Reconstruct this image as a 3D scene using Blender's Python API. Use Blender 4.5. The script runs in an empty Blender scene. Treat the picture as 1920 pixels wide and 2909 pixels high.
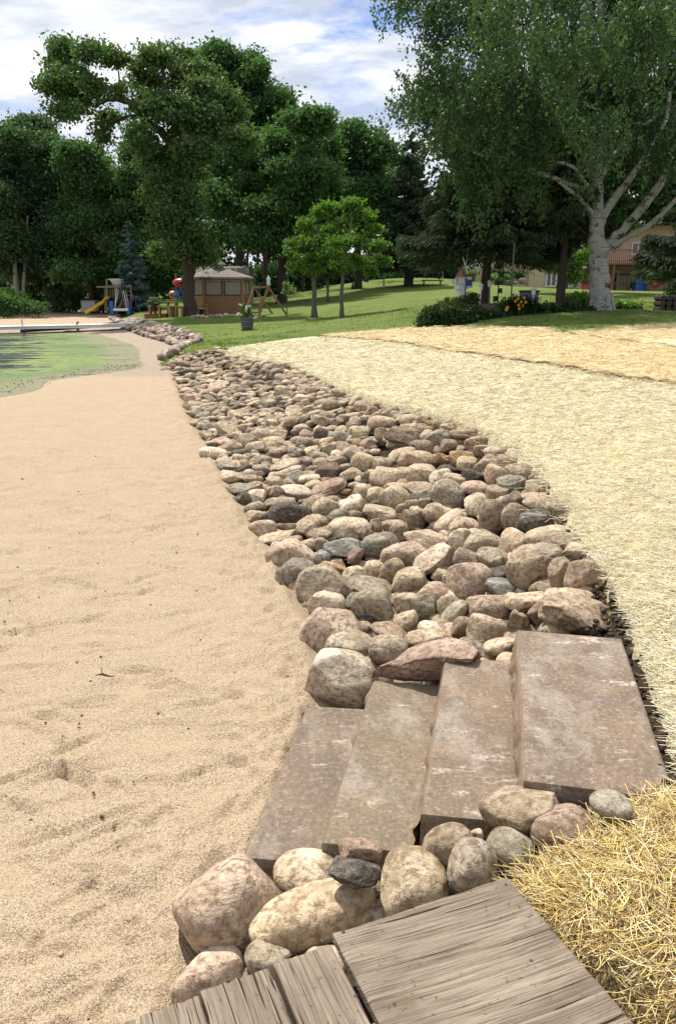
import bpy, math, random
import numpy as np
from mathutils import Vector, Matrix
R = math.radians
random.seed(7); rng = np.random.default_rng(7)
sc = bpy.context.scene
COL = sc.collection
# ---------------------------------------------------------------- camera, sky, sun, exposure
F = 2263.0; TH = math.atan((1454.5-812)/F); CT, ST = math.cos(TH), math.sin(TH); CZ = 2.05
cam_d = bpy.data.cameras.new('camera'); cam = bpy.data.objects.new('camera', cam_d); COL.objects.link(cam)
cam_d.sensor_fit = 'VERTICAL'; cam_d.sensor_height = 36; cam_d.lens = 36*F/2909
cam_d.clip_start = .05; cam_d.clip_end = 3000
cam.location = (0, 0, CZ); cam.rotation_euler = (math.pi/2-TH, 0, 0); sc.camera = cam
SUN_EL, SUN_AZ = 60, -32            # degrees; azimuth from +Y towards +X
world = bpy.data.worlds.new('World'); sc.world = world; world.use_nodes = True
wn = world.node_tree; wn.nodes.clear()
def N(nt, t, **k):
    n = nt.nodes.new(t)
    for a, v in k.items():
        if a == 'i':
            for kk, vv in v.items(): n.inputs[kk].default_value = vv
        else: setattr(n, a, v)
    return n
sky = N(wn, 'ShaderNodeTexSky', sky_type='NISHITA', sun_disc=False, sun_elevation=R(SUN_EL), sun_rotation=R(SUN_AZ), dust_density=.5, air_density=1.2, ozone_density=3.5)
tc = N(wn, 'ShaderNodeTexCoord'); sp = N(wn, 'ShaderNodeSeparateXYZ'); wn.links.new(tc.outputs['Generated'], sp.inputs[0])
zz = N(wn, 'ShaderNodeMath', operation='ADD', i={1: .22}); wn.links.new(sp.outputs[2], zz.inputs[0])
zm = N(wn, 'ShaderNodeMath', operation='MAXIMUM', i={1: .05}); wn.links.new(zz.outputs[0], zm.inputs[0])
dx = N(wn, 'ShaderNodeMath', operation='DIVIDE'); dy = N(wn, 'ShaderNodeMath', operation='DIVIDE')
wn.links.new(sp.outputs[0], dx.inputs[0]); wn.links.new(zm.outputs[0], dx.inputs[1]); wn.links.new(sp.outputs[1], dy.inputs[0]); wn.links.new(zm.outputs[0], dy.inputs[1])
cb = N(wn, 'ShaderNodeCombineXYZ'); wn.links.new(dx.outputs[0], cb.inputs[0]); wn.links.new(dy.outputs[0], cb.inputs[1])
mp = N(wn, 'ShaderNodeMapping'); mp.inputs['Location'].default_value = (7.6, 3.4, 0); mp.inputs['Rotation'].default_value = (0, 0, R(35)); mp.inputs['Scale'].default_value = (1.0, 1.7, 1); wn.links.new(cb.outputs[0], mp.inputs[0])
n1 = N(wn, 'ShaderNodeTexNoise', i={'Scale': 1.1, 'Detail': 9, 'Roughness': .58, 'Distortion': .5}); wn.links.new(mp.outputs[0], n1.inputs['Vector'])
r1 = N(wn, 'ShaderNodeValToRGB'); wn.links.new(n1.outputs[0], r1.inputs[0]); e = r1.color_ramp.elements
e[0].position = .385; e[0].color = (0.12, 0.12, 0.12, 1); e[1].position = .475; e[1].color = (1, 1, 1, 1)
n2 = N(wn, 'ShaderNodeTexNoise', i={'Scale': 2.3, 'Detail': 7, 'Roughness': .6}); wn.links.new(mp.outputs[0], n2.inputs['Vector'])
r2 = N(wn, 'ShaderNodeValToRGB'); wn.links.new(n2.outputs[0], r2.inputs[0]); e = r2.color_ramp.elements
e[0].position = .40; e[0].color = (7.6, 8.5, 10.2, 1); e[1].position = .6; e[1].color = (14, 14.1, 14.3, 1)
bl = N(wn, 'ShaderNodeMix', data_type='RGBA', blend_type='MIX'); wn.links.new(r1.outputs[0], bl.inputs[0]); sb_ = N(wn, 'ShaderNodeMix', data_type='RGBA', blend_type='MULTIPLY', i={0: 1., 7: (1.05, 1.15, 1.6, 1)}); wn.links.new(sky.outputs[0], sb_.inputs[6]); wn.links.new(sb_.outputs[2], bl.inputs[6]); wn.links.new(r2.outputs[0], bl.inputs[7])
bg = N(wn, 'ShaderNodeBackground', i={'Strength': .070}); wn.links.new(bl.outputs[2], bg.inputs[0])
wo = N(wn, 'ShaderNodeOutputWorld'); wn.links.new(bg.outputs[0], wo.inputs[0])
sd_ = bpy.data.lights.new('sun', 'SUN'); sd_.energy = 5.0; sd_.angle = R(.6); sd_.color = (1, .955, .88)
sun = bpy.data.objects.new('sun', sd_); COL.objects.link(sun)
sv = Vector((math.sin(R(SUN_AZ))*math.cos(R(SUN_EL)), math.cos(R(SUN_AZ))*math.cos(R(SUN_EL)), math.sin(R(SUN_EL))))
sun.rotation_euler = (-sv).to_track_quat('-Z', 'Y').to_euler(); sun.location = (0, 0, 30)
sc.view_settings.view_transform = 'Standard'; sc.view_settings.look = 'None'; sc.view_settings.exposure = .26; sc.view_settings.gamma = 1
sc.cycles.max_bounces = 6; sc.cycles.diffuse_bounces = 3; sc.cycles.glossy_bounces = 2; sc.cycles.transmission_bounces = 2; sc.cycles.transparent_max_bounces = 4
sc.cycles.caustics_reflective = False; sc.cycles.caustics_refractive = False
# ---------------------------------------------------------------- pixel helpers (photo pixels, 1920 x 2909)
def ray(px, py):
    v = (np.asarray(py, float)-1454.5)/F; u = (np.asarray(px, float)-960)/F
    return u, CT-v*ST, ST+v*CT           # X, Y, downwards per unit t
def PZ(px, py, z=0.):
    u, f, d = ray(px, py); t = (CZ-z)/d
    return (float(u*t), float(f*t))
def W(px, py, Y):
    u, f, d = ray(px, py); t = Y/f
    return Vector((float(u*t), float(Y), float(CZ-d*t)))
def mpp(Y): return Y/F                    # metres per photo pixel at distance Y (roughly)
# ---------------------------------------------------------------- numpy noise
def _h(ix, iy, s):
    n = (ix*374761393+iy*668265263+s*2147483) & 0x7fffffff
    n = ((n ^ (n >> 13))*1274126177) & 0x7fffffff
    return ((n ^ (n >> 16)) & 0xffff)/65535.
def vnoise(x, y, s=0):
    ix = np.floor(x).astype(np.int64); iy = np.floor(y).astype(np.int64); fx = x-ix; fy = y-iy
    fx = fx*fx*(3-2*fx); fy = fy*fy*(3-2*fy)
    a = _h(ix, iy, s)*(1-fx)+_h(ix+1, iy, s)*fx; b = _h(ix, iy+1, s)*(1-fx)+_h(ix+1, iy+1, s)*fx
    return a*(1-fy)+b*fy
def fbm(x, y, o=3, s=0):
    r = 0; a = .5; n = 0
    for i in range(o): r = r+a*vnoise(x*2**i+i*17.3, y*2**i-i*9.1, s+i); n += a; a *= .5
    return r/n
def inpoly(x, y, P):
    r = np.zeros(x.shape, bool); n = len(P)
    for i in range(n):
        x1, y1 = P[i]; x2, y2 = P[(i+1) % n]
        if y1 == y2: continue
        c = ((y1 > y) != (y2 > y)) & (x < (x2-x1)*(y-y1)/(y2-y1)+x1); r ^= c
    return r
def dline(x, y, P, closed=False):
    d = np.full(x.shape, 1e9); n = len(P)
    for i in range(n if closed else n-1):
        x1, y1 = P[i]; x2, y2 = P[(i+1) % n]; vx, vy = x2-x1, y2-y1; L = vx*vx+vy*vy+1e-12
        t = np.clip(((x-x1)*vx+(y-y1)*vy)/L, 0, 1)
        d = np.minimum(d, np.hypot(x-x1-t*vx, y-y1-t*vy))
    return d
def sdf(x, y, P):
    d = dline(x, y, P, True); return np.where(inpoly(x, y, P), d, -d)
# ---------------------------------------------------------------- object helpers
def link(o, parent=None):
    COL.objects.link(o)
    if parent is not None: o.parent = parent
    return o
def tag(o, label=None, cat=None, group=None, kind=None):
    if label: o['label'] = label
    if cat: o['category'] = cat
    if group: o['group'] = group
    if kind: o['kind'] = kind
    return o
def thing(name, loc, label, cat, group=None, rz=0):
    o = bpy.data.objects.new(name, None); o.empty_display_size = .2; o.location = loc; o.rotation_euler = (0, 0, rz)
    link(o); return tag(o, label, cat, group)
def np_mesh(name, V, Fc, mat=None, parent=None, smooth=False, attrs=None, loc=None, fcount=None):
    """V (n,3); Fc (m,k) array of equal-size faces"""
    V = np.asarray(V, np.float32)
    if loc is not None: V = V-np.asarray(loc, np.float32)
    Fc = np.asarray(Fc, np.int32); m, k = Fc.shape
    me = bpy.data.meshes.new(name); me.vertices.add(len(V)); me.vertices.foreach_set('co', V.ravel())
    me.loops.add(m*k); me.loops.foreach_set('vertex_index', Fc.ravel())
    me.polygons.add(m); me.polygons.foreach_set('loop_start', np.arange(0, m*k, k, dtype=np.int32))
    if smooth: me.polygons.foreach_set('use_smooth', np.ones(m, bool))
    me.update(calc_edges=True)
    if attrs:
        for an, av in attrs.items():
            av = np.asarray(av, np.float32)
            if av.ndim == 1:
                a = me.attributes.new(an, 'FLOAT', 'POINT'); a.data.foreach_set('value', av)
            else:
                a = me.attributes.new(an, 'FLOAT_COLOR', 'POINT')
                if av.shape[1] == 3: av = np.c_[av, np.ones(len(av), np.float32)]
                a.data.foreach_set('color', av.ravel())
    if mat: me.materials.append(mat)
    o = bpy.data.objects.new(name, me); link(o, parent)
    if loc is not None and parent is None: o.location = loc
    return o
class MB:
    """mesh builder, mixed polygons"""
    def __init__(s): s.v = []; s.f = []
    def add(s, vs, fs):
        b = len(s.v); s.v += [tuple(v) for v in vs]; s.f += [tuple(b+i for i in f) for f in fs]; return s
    def box(s, c, size, rot=None, taper=1.0):
        x, y, z = [a/2 for a in size]; M = Matrix.Rotation(rot, 3, 'Z') if isinstance(rot, (int, float)) else (rot or Matrix.Identity(3))
        vs = []
        for dz in (-1, 1):
            k = taper if dz > 0 else 1
            for sx, sy in ((-1, -1), (1, -1), (1, 1), (-1, 1)): vs.append(M @ Vector((sx*x*k, sy*y*k, dz*z))+Vector(c))
        return s.add(vs, [(3, 2, 1, 0), (4, 5, 6, 7), (0, 1, 5, 4), (1, 2, 6, 5), (2, 3, 7, 6), (3, 0, 4, 7)])
    def bar(s, a, b, w, h=None):
        a = Vector(a); b = Vector(b); d = b-a; L = d.length; h = h or w
        q = d.to_track_quat('Z', 'Y').to_matrix(); return s.box((a+b)/2, (w, h, L), q)
    def tube(s, pts, rad, n=8, cap=True):
        pts = [Vector(p) for p in pts]; m = len(pts)
        if isinstance(rad, (int, float)): rad = [rad]*m
        vs = []; ref = Vector((0, 0, 1))
        for i, p in enumerate(pts):
            d = (pts[min(i+1, m-1)]-pts[max(i-1, 0)]).normalized()
            if i == 0: ref = Vector((1, 0, 0)) if abs(d.z) > .9 else Vector((0, 0, 1))
            u = d.cross(ref).normalized(); w = u.cross(d).normalized(); ref = w
            for k in range(n):
                a = 2*math.pi*k/n; vs.append(p+(u*math.cos(a)+w*math.sin(a))*rad[i])
        fs = [(i*n+k, i*n+(k+1) % n, (i+1)*n+(k+1) % n, (i+1)*n+k) for i in range(m-1) for k in range(n)]
        if cap: fs += [tuple(range(n-1, -1, -1)), tuple((m-1)*n+k for k in range(n))]
        return s.add(vs, fs)
    def lathe(s, c, prof, n=20):
        c = Vector(c); m = len(prof); vs = [c+Vector((r*math.cos(2*math.pi*k/n), r*math.sin(2*math.pi*k/n), z)) for r, z in prof for k in range(n)]
        fs = [(i*n+k, i*n+(k+1) % n, (i+1)*n+(k+1) % n, (i+1)*n+k) for i in range(m-1) for k in range(n)]
        fs += [tuple(range(n-1, -1, -1)), tuple((m-1)*n+k for k in range(n))]
        return s.add(vs, fs)
    def poly(s, pts): return s.add(pts, [tuple(range(len(pts)))])
    def prism(s, a, b):
        n = len(a); return s.add(list(a)+list(b), [tuple(range(n-1, -1, -1)), tuple(range(n, 2*n))]+[(i, (i+1) % n, n+(i+1) % n, n+i) for i in range(n)])
    def build(s, name, mat, parent=None, loc=None, smooth=False, bevel=0):
        me = bpy.data.meshes.new(name); L = Vector(loc) if loc is not None else Vector((0, 0, 0))
        me.from_pydata([tuple(Vector(v)-L) for v in s.v], [], s.f); me.update()
        if smooth:
            me.polygons.foreach_set('use_smooth', [True]*len(me.polygons))
            try: me.set_sharp_from_angle(angle=R(40))
            except Exception: pass
        me.materials.append(mat); o = bpy.data.objects.new(name, me); link(o, parent)
        if loc is not None and parent is None: o.location = L
        if bevel:
            m = o.modifiers.new('bevel', 'BEVEL'); m.width = bevel; m.segments = 2; m.limit_method = 'ANGLE'
        return o
# ---------------------------------------------------------------- materials
class MT:
    def __init__(s, name, rough=.8, spec=.3):
        s.m = bpy.data.materials.new(name); s.m.use_nodes = True; s.t = s.m.node_tree; s.t.nodes.clear()
        s.b = N(s.t, 'ShaderNodeBsdfPrincipled', i={'Roughness': rough, 'Specular IOR Level': spec}); s.o = N(s.t, 'ShaderNodeOutputMaterial'); s.l(s.b.outputs[0], s.o.inputs[0])
        g = N(s.t, 'ShaderNodeNewGeometry'); s.pos = g.outputs['Position']; s.hs = []
    def l(s, a, b): s.t.links.new(a, b)
    def map(s, scale=(1, 1, 1), rot=0, vec=None):
        m = N(s.t, 'ShaderNodeMapping'); m.inputs['Scale'].default_value = scale; m.inputs['Rotation'].default_value = (0, 0, rot); s.l(vec or s.pos, m.inputs[0]); return m.outputs[0]
    def noise(s, sc=1., det=4, ro=.55, vec=None, dist=0):
        n = N(s.t, 'ShaderNodeTexNoise', i={'Scale': sc, 'Detail': det, 'Roughness': ro, 'Distortion': dist}); s.l(vec or s.pos, n.inputs['Vector']); return n.outputs[0]
    def vor(s, sc=1., vec=None, feat='F1', out='Distance'):
        n = N(s.t, 'ShaderNodeTexVoronoi', feature=feat, i={'Scale': sc}); s.l(vec or s.pos, n.inputs['Vector']); return n.outputs[out]
    def ramp(s, v, *st):
        r = N(s.t, 'ShaderNodeValToRGB'); s.l(v, r.inputs[0]); e = r.color_ramp.elements
        for i, (p, c) in enumerate(st):
            c = (c, c, c, 1) if isinstance(c, (int, float)) else (*c, 1)
            if i < 2: e[i].position = p; e[i].color = c
            else: x = e.new(p); x.color = c
        return r.outputs[0]
    def mix(s, f, a, b, mode='MIX'):
        m = N(s.t, 'ShaderNodeMix', data_type='RGBA', blend_type=mode)
        for v, i in ((f, 0), (a, 6), (b, 7)):
            if isinstance(v, (int, float)) and i == 0: m.inputs[0].default_value = v
            elif isinstance(v, (int, float)): m.inputs[i].default_value = (v, v, v, 1)
            elif isinstance(v, tuple): m.inputs[i].default_value = (*v, 1)
            else: s.l(v, m.inputs[i])
        return m.outputs[2]
    def mth(s, op, a, b=0.):
        m = N(s.t, 'ShaderNodeMath', operation=op)
        for v, i in ((a, 0), (b, 1)):
            if isinstance(v, (int, float)): m.inputs[i].default_value = v
            else: s.l(v, m.inputs[i])
        return m.outputs[0]
    def attr(s, n, out='Color'):
        a = N(s.t, 'ShaderNodeAttribute', attribute_name=n); return a.outputs[out]
    def col(s, c):
        if isinstance(c, tuple): s.b.inputs['Base Color'].default_value = (*c, 1)
        else: s.l(c, s.b.inputs['Base Color'])
        return s
    def bump(s, h, st=.3, d=.01):
        b = N(s.t, 'ShaderNodeBump', i={'Strength': st, 'Distance': d}); s.l(h, b.inputs['Height'])
        if s.hs: s.l(s.hs[-1].outputs[0], b.inputs['Normal'])
        s.hs.append(b)
        for l in [l for l in s.t.links if l.to_socket == s.b.inputs['Normal']]: s.t.links.remove(l)
        s.l(b.outputs[0], s.b.inputs['Normal']); return s
def plain(name, c, rough=.7, var=.25, sc=6., spec=.3, metal=0, bs=.15, stretch=(1, 1, 1)):
    m = MT(name, rough, spec); v = m.map(stretch); n = m.noise(sc, 5, .6, v)
    m.col(m.mix(n, tuple(x*(1-var) for x in c), tuple(min(1, x*(1+var)) for x in c))); m.b.inputs['Metallic'].default_value = metal
    m.bump(m.noise(sc*6, 3, .6, v), bs, .01); return m.m
# ================================================================ TERRAIN
ctl = [(600,990,.42),(720,1010,.46),(850,1045,.48),(960,1090,.5),(1060,1150,.5),(1230,1190,.5),(1360,1230,.5),(1470,1300,.5),(1560,1380,.5),(1620,1480,.5),(1680,1590,.5),(1740,1720,.5),(1850,2000,.5),
 (1900,2300,.52),(1700,2350,.5),(1800,2800,.56),(1500,2500,.46),(1900,1750,.6),(1900,1500,.72),(1900,1300,.88),(1900,1180,.98),(1900,1110,1.05),(1900,1020,1.16),(1900,940,1.24),
 (1600,1200,.78),(1400,1120,.78),(1200,1060,.78),(1000,1010,.68),(1000,955,.72),(1190,938,.98),(1330,945,1.06),(1500,942,1.14),(1750,945,1.22),(1600,1050,1.05),
 (703,945,.44),(640,965,.34),(575,970,.27),(500,1003,.2),(455,1038,.04),(545,953,.3),(484,938,.3),(433,922,.28),(385,911,.25),(326,897,.12),
 (895,900,.62),(970,906,.66),(600,899,.5),(800,899,.5),(590,884,.56),(690,880,.6),(540,885,.5),(430,888,.35),
 (1705,878,1.40),(1375,872,1.40),(1588,881,1.38),(1200,925,1.0),(1450,905,1.25),(1800,880,1.36),(1900,870,1.40)]
PT = []
for a, b, z in ctl: X, Y = PZ(a, b, z); PT.append((X, Y, z))
for px, py, Y, dz in [(1500,826,71,0),(1665,831,71,0),(1850,832,71,0),(1130,792,72,0),(1000,815,66,0),(880,835,64,0),(1340,800,72,0),(1160,808,62,0),(800,852,60,0),(1400,850,36,0),(1100,850,44,0),(1700,850,36,0),(1250,830,52,0),(700,868,56,0)]:
    p = W(px, py, Y); PT.append((p.x, p.y, p.z))
PT += [(-18,62,.12),(-14,75,.5),(-26,70,.2),(-22,95,1.),(-40,60,.1),(-60,100,1.5),(0,100,2.2),(20,110,3.2),(50,100,2.4),(50,60,1.6),(35,30,1.5),(25,12,1.5),(12,4,1.0),(4,0,.7),(2,-2,.55),(-10,50,.05),(-30,40,.0),(6,2.5,.85),(80,30,2.),(100,140,4.5),(-100,140,3.),(0,150,4.)]
PT = np.array(PT); C0 = PT[:, :2]
def _k(r2): return np.where(r2 > 1e-9, .5*r2*np.log(r2+1e-12), 0)
_n = len(PT); A = np.zeros((_n+3, _n+3)); d2 = ((C0[:, None]-C0[None])**2).sum(-1)
A[:_n, :_n] = _k(d2)+np.eye(_n)*.15; A[:_n, _n:] = np.c_[np.ones(_n), C0]; A[_n:, :_n] = A[:_n, _n:].T
TW = np.linalg.solve(A, np.r_[PT[:, 2], 0, 0, 0])
def land(x, y):
    x = np.asarray(x, float); y = np.asarray(y, float); xc = np.clip(x, -110, 110); yc = np.clip(y, -4, 160); r = TW[_n]+TW[_n+1]*xc+TW[_n+2]*yc
    for i in range(_n): r = r+TW[i]*_k((xc-C0[i, 0])**2+(yc-C0[i, 1])**2)
    return r
lowpx = [(875,2003),(868,1800),(800,1670),(770,1600),(700,1500),(640,1400),(580,1270),(530,1200),(500,1110),(480,1052),(462,1047),(447,1040)]
LOW = [(-.9,-2.),(-.62,.9),PZ(440,2880),PZ(500,2740),PZ(540,2560),PZ(610,2440),PZ(690,2432)]+[PZ(a,b) for a,b in lowpx]
RIPL = [PZ(a,b,.03) for a,b in [(455,1020),(480,1003),(515,985),(480,980),(440,965),(390,952),(355,937),(340,922),(314,906)]]
LOW += RIPL+[PZ(330,899,.05),(-13.5,54),(-15,64),(-20,68),(-30,72),(-45,74),(-110,80)]
uppx = [(600,990),(545,995),(505,1010),(470,1035),(447,1040)]
UPN = [(.75,-2.),(.72,.9),PZ(1860,2909,.5),PZ(1440,2490,.5),PZ(1560,2400,.5),PZ(1650,2300,.5),PZ(1800,2270,.5),PZ(1905,2150,.5)]+[PZ(a,b,.5) for a,b in [(1750,1780),(1730,1680),(1680,1590),(1620,1480),(1560,1380),(1470,1300),(1360,1230),(1230,1190),(1060,1150),(940,1090),(830,1040),(700,1010)]]
RIPU = [PZ(a,b,.26) for a,b in [(500,1003),(530,985),(575,971),(543,954),(482,938),(433,923),(384,912),(350,908),(326,897)]]
UP = UPN+[PZ(a,b,.3) for a,b in uppx[:1]]+[PZ(545,995,.28),PZ(505,1010,.15),PZ(470,1035,.04)]+[PZ(447,1040,0)]+RIPU+[(-13.5,54),(-15,64),(-20,68),(-30,72),(-45,74),(-110,80)]
SANDP = LOW+[(-110,-2.)]
LANDP = UP+[(-110,200),(200,200),(200,-2.)]
def hgt(x, y, full=False):
    x = np.asarray(x, float); y = np.asarray(y, float)
    la = land(x, y); s = inpoly(x, y, SANDP); l = inpoly(x, y, LANDP)
    dl = dline(x, y, LOW); du = dline(x, y, UP); t = dl/(dl+du+1e-6)
    t = np.where(s, 0, np.where(l, 1, t)); la = np.maximum(la, .02)
    wsd = np.where(s, 1, 0)
    h = la*t
    if full: return h, s, l, dl, du
    return h
def grid(u0, u1, nu, y0, y1, q, off=1.6):
    ys = [y0]; 
    while ys[-1] < y1: ys.append(ys[-1]+(ys[-1]+off)*q)
    ys = np.array(ys); us = np.linspace(u0, u1, nu); U, Y = np.meshgrid(us, ys); return U*(Y+off), Y
X, Y = grid(-1.15, .95, 640, -1.4, 130, .0048); GY0 = Y[:, 0].copy(); GU = np.linspace(-1.15, .95, 640)
h, s, l, dl, du = hgt(X, Y, True); HT = h.copy()
def hf(x, y):
    x = np.asarray(x, float); y = np.asarray(y, float); i = np.clip(np.interp(y, GY0, np.arange(len(GY0))), 0, len(GY0)-1.001); j = np.clip((x/(y+1.6)+1.15)/2.1*639, 0, 638.999)
    i0 = i.astype(int); j0 = j.astype(int); a = i-i0; b = j-j0
    return HT[i0, j0]*(1-a)*(1-b)+HT[i0+1, j0]*a*(1-b)+HT[i0, j0+1]*(1-a)*b+HT[i0+1, j0+1]*a*b
def h1(x, y): return float(hf(x, y))
def GZ(px, py, lift=0.):
    """where the ray through a photo pixel meets the terrain raised by lift"""
    u, f, d = ray(px, py); ts = np.exp(np.linspace(math.log(1.2), math.log(160), 180)); z = CZ-d*ts; hh = hf(u*ts, f*ts)+lift
    b = np.nonzero(z <= hh)[0]
    if len(b) == 0: t = ts[-1]; return Vector((u*t, f*t, CZ-d*t))
    i = b[0]; a0, a1 = ts[max(i-1, 0)], ts[i]
    for _ in range(14):
        m = (a0+a1)/2
        if CZ-d*m <= h1(u*m, f*m)+lift: a1 = m
        else: a0 = m
    t = (a0+a1)/2; return Vector((float(u*t), float(f*t), float(CZ-d*t)))
# water edge
WEp = [(-110,-2),(-30,6)]+[PZ(a,b,-.03) for a,b in [(-160,1140),(0,1112),(60,1080),(200,1062),(300,1050),(335,1035),(345,1005),(330,985),(290,965),(235,950),(150,944),(0,948),(-200,940)]]+[(-60,45),(-110,60)]
WATP = WEp
grids = {}
def sheet(name, X, Y, Z, keep, mat, attrs=None, smooth=True):
    r, c = X.shape; idx = np.arange(r*c).reshape(r, c)
    kf = keep[:-1, :-1] | keep[1:, :-1] | keep[:-1, 1:] | keep[1:, 1:]
    q = np.stack([idx[:-1, :-1], idx[:-1, 1:], idx[1:, 1:], idx[1:, :-1]], -1)[kf]
    used = np.zeros(r*c, bool); used[q.ravel()] = True; mp_ = np.cumsum(used)-1
    V = np.stack([X, Y, Z], -1).reshape(-1, 3)[used]
    at = {k: v.reshape(r*c, -1)[used].squeeze() for k, v in (attrs or {}).items()}
    return np_mesh(name, V, mp_[q], mat, None, smooth, at)
# ---- materials of the ground
m = MT('sand', .92, .15)
soil = m.attr('soil', 'Fac'); wet = m.attr('wet', 'Fac')
pa = m.noise(1.3, 4, .6); pb = m.noise(9, 3, .6)
base = m.mix(pa, (.52,.41,.27), (.63,.51,.35)); base = m.mix(m.mth('MULTIPLY', pb, .5), base, (.52,.385,.255))
gr = m.noise(150, 2, .75); gr2 = m.noise(420, 1, .6); g3 = m.noise(62, 3, .7)
base = m.mix(m.ramp(gr, (.38, 1.), (.51, 0.)), base, (.24,.155,.085))
base = m.mix(m.ramp(gr2, (.36, .8), (.47, 0.)), base, (.17,.12,.08))
base = m.mix(m.ramp(gr2, (.58, 0.), (.68, .6)), base, (.85,.72,.54))
base = m.mix(m.ramp(g3, (.34, .7), (.47, 0.)), base, (.30,.20,.12))
gv = m.vor(125); gv2 = m.vor(62); base = m.mix(m.mth('MULTIPLY', m.ramp(gv, (.20, .9), (.34, 0.)), m.ramp(m.noise(60, 1), (.42, 0), (.52, 1))), base, (.16,.11,.075)); base = m.mix(m.ramp(gv2, (.07, .95), (.15, 0.)), base, (.12,.085,.06)); base = m.mix(m.ramp(m.noise(3.5, 5, .65), (.45, 0), (.62, .4)), base, (.50,.36,.235))
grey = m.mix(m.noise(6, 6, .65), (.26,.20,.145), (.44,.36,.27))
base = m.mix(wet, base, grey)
dirt = m.mix(m.noise(30, 4, .7), (.02,.014,.009), (.09,.06,.04))
m.col(m.mix(soil, base, dirt)); m.bump(m.noise(14, 5, .6), .5, .03).bump(g3, .7, .02).bump(gr, .8, .008); M_sand = m.m
m = MT('lawn', .9, .12)
a = m.noise(.35, 5, .6); b_ = m.noise(2.2, 5, .65, m.map((1, .6, 1))); c_ = m.noise(30, 3, .7)
k = m.mix(m.ramp(a, (.35, 0), (.65, 1)), (.10,.155,.03), (.155,.20,.045)); k = m.mix(m.ramp(b_, (.5, 0), (.75, .75)), k, (.20,.205,.065)); k = m.mix(m.ramp(c_, (.3, .45), (.5, 0)), k, (.06,.10,.02))
st = m.noise(.9, 3, .5, m.map((.15, 1.6, 1), .35)); k = m.mix(m.ramp(st, (.52, 0), (.62, .45)), k, (.15,.17,.05))
clv = m.vor(7); k = m.mix(m.mth('MULTIPLY', m.ramp(clv, (.05, 1), (.13, 0)), m.ramp(m.noise(.5, 2), (.5, 0), (.6, .8))), k, (.5,.5,.4))
m.col(k); m.bump(c_, .8, .05).bump(m.noise(5, 3), .5, .08); M_lawn = m.m
m = MT('lake', .12, .35)
nb = m.noise(.22, 6, .6, m.map((.6, 1.6, 1))); na = m.noise(1.1, 8, .72, m.map((.45, 1.7, 1), .1))
alg = m.attr('algae', 'Fac'); t_ = m.mth('ADD', m.mth('MULTIPLY', alg, .85), m.mth('MULTIPLY', m.mth('SUBTRACT', na, .5), 3.4)); msk = m.ramp(t_, (.42, 0), (.52, 1))
gc = m.mix(m.ramp(m.noise(.28, 4, .6), (.4, 0), (.62, 1)), (.095,.155,.04), (.20,.245,.055)); gc = m.mix(m.ramp(m.noise(9, 5, .7), (.38, .8), (.55, 0)), gc, (.06,.10,.03))
gc = m.mix(m.ramp(m.noise(2.6, 5, .7), (.60, 0), (.70, .7)), gc, (.33,.30,.17))
gc = m.mix(m.mth('MULTIPLY', m.attr('shore', 'Fac'), .85), gc, m.mix(m.noise(5, 6, .7), (.10,.095,.045), (.30,.26,.16))); m.col(m.mix(msk, (.018,.03,.022), gc)); rr = m.ramp(t_, (.40, .08), (.55, .8)); m.l(rr, m.b.inputs['Roughness']); m.bump(m.noise(6, 3), .08, .02).bump(m.noise(24, 5, .7), .5, .03); M_lake = m.m
# ---- ground sheet
sd = np.where(s, dl, -dl); HT = h.copy()
wd = sdf(X, Y, WATP)
yn = np.clip((16-Y)/10, 0, 1)
rid = (fbm(X*3.2+Y*1.4, Y*7.5-X*1.5, 3, 3)-.5); ridm = np.clip(fbm(X*.9, Y*.9, 2, 9)*2.2-.75, 0, 1)
crest = (np.maximum(0, 1-np.abs(fbm(X*1.5+Y*.5, Y*4.2-X*.8, 3, 5)-.5)*14))*np.clip(fbm(X*1.1, Y*1.3, 2, 21)*4-2.0, 0, 1)
near = np.exp(-np.maximum(sd, 0)/.35)
zs = .036*np.clip(Y/4, .3, 1)*rid*ridm+.026*crest*(1-.5*near)+(.11*(fbm(X*8, Y*12, 4, 31)-.45)+.075*(fbm(X*24, Y*30, 3, 33)-.5))*near*np.clip(Y/4, .4, 1)+.01*(fbm(X*12, Y*12, 3, 41)-.5)+.05*(fbm(X*.5, Y*.5, 2, 51)-.5)
band = (~s) & (~l)
foot = np.zeros_like(X); fr_ = np.random.default_rng(12)
for k in range(300):
    fy = 1.6*math.exp(fr_.uniform(0, 2.2)); fx = -fr_.uniform(-.05, .50)*fy; a_ = fr_.uniform(-.6, .9); w_, l_ = fr_.uniform(.012, .03), fr_.uniform(.04, .26); dpt = fr_.uniform(.010, .026)
    m_ = (abs(Y-fy) < .5) & (abs(X-fx) < .5); xx = (X[m_]-fx)*math.cos(a_)+(Y[m_]-fy)*math.sin(a_); yy = -(X[m_]-fx)*math.sin(a_)+(Y[m_]-fy)*math.cos(a_); q_ = (xx/l_)**2+((yy+.15*xx*xx/l_)/w_)**2
    dpt *= min(1, fy/3.2); foot[m_] += -dpt*np.exp(-q_**2)+dpt*.8*np.exp(-((yy-w_*1.5)/(w_*.5))**2-(xx/l_)**2)
zs = np.where(s, zs+foot*(sd > .12), .0)
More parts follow.
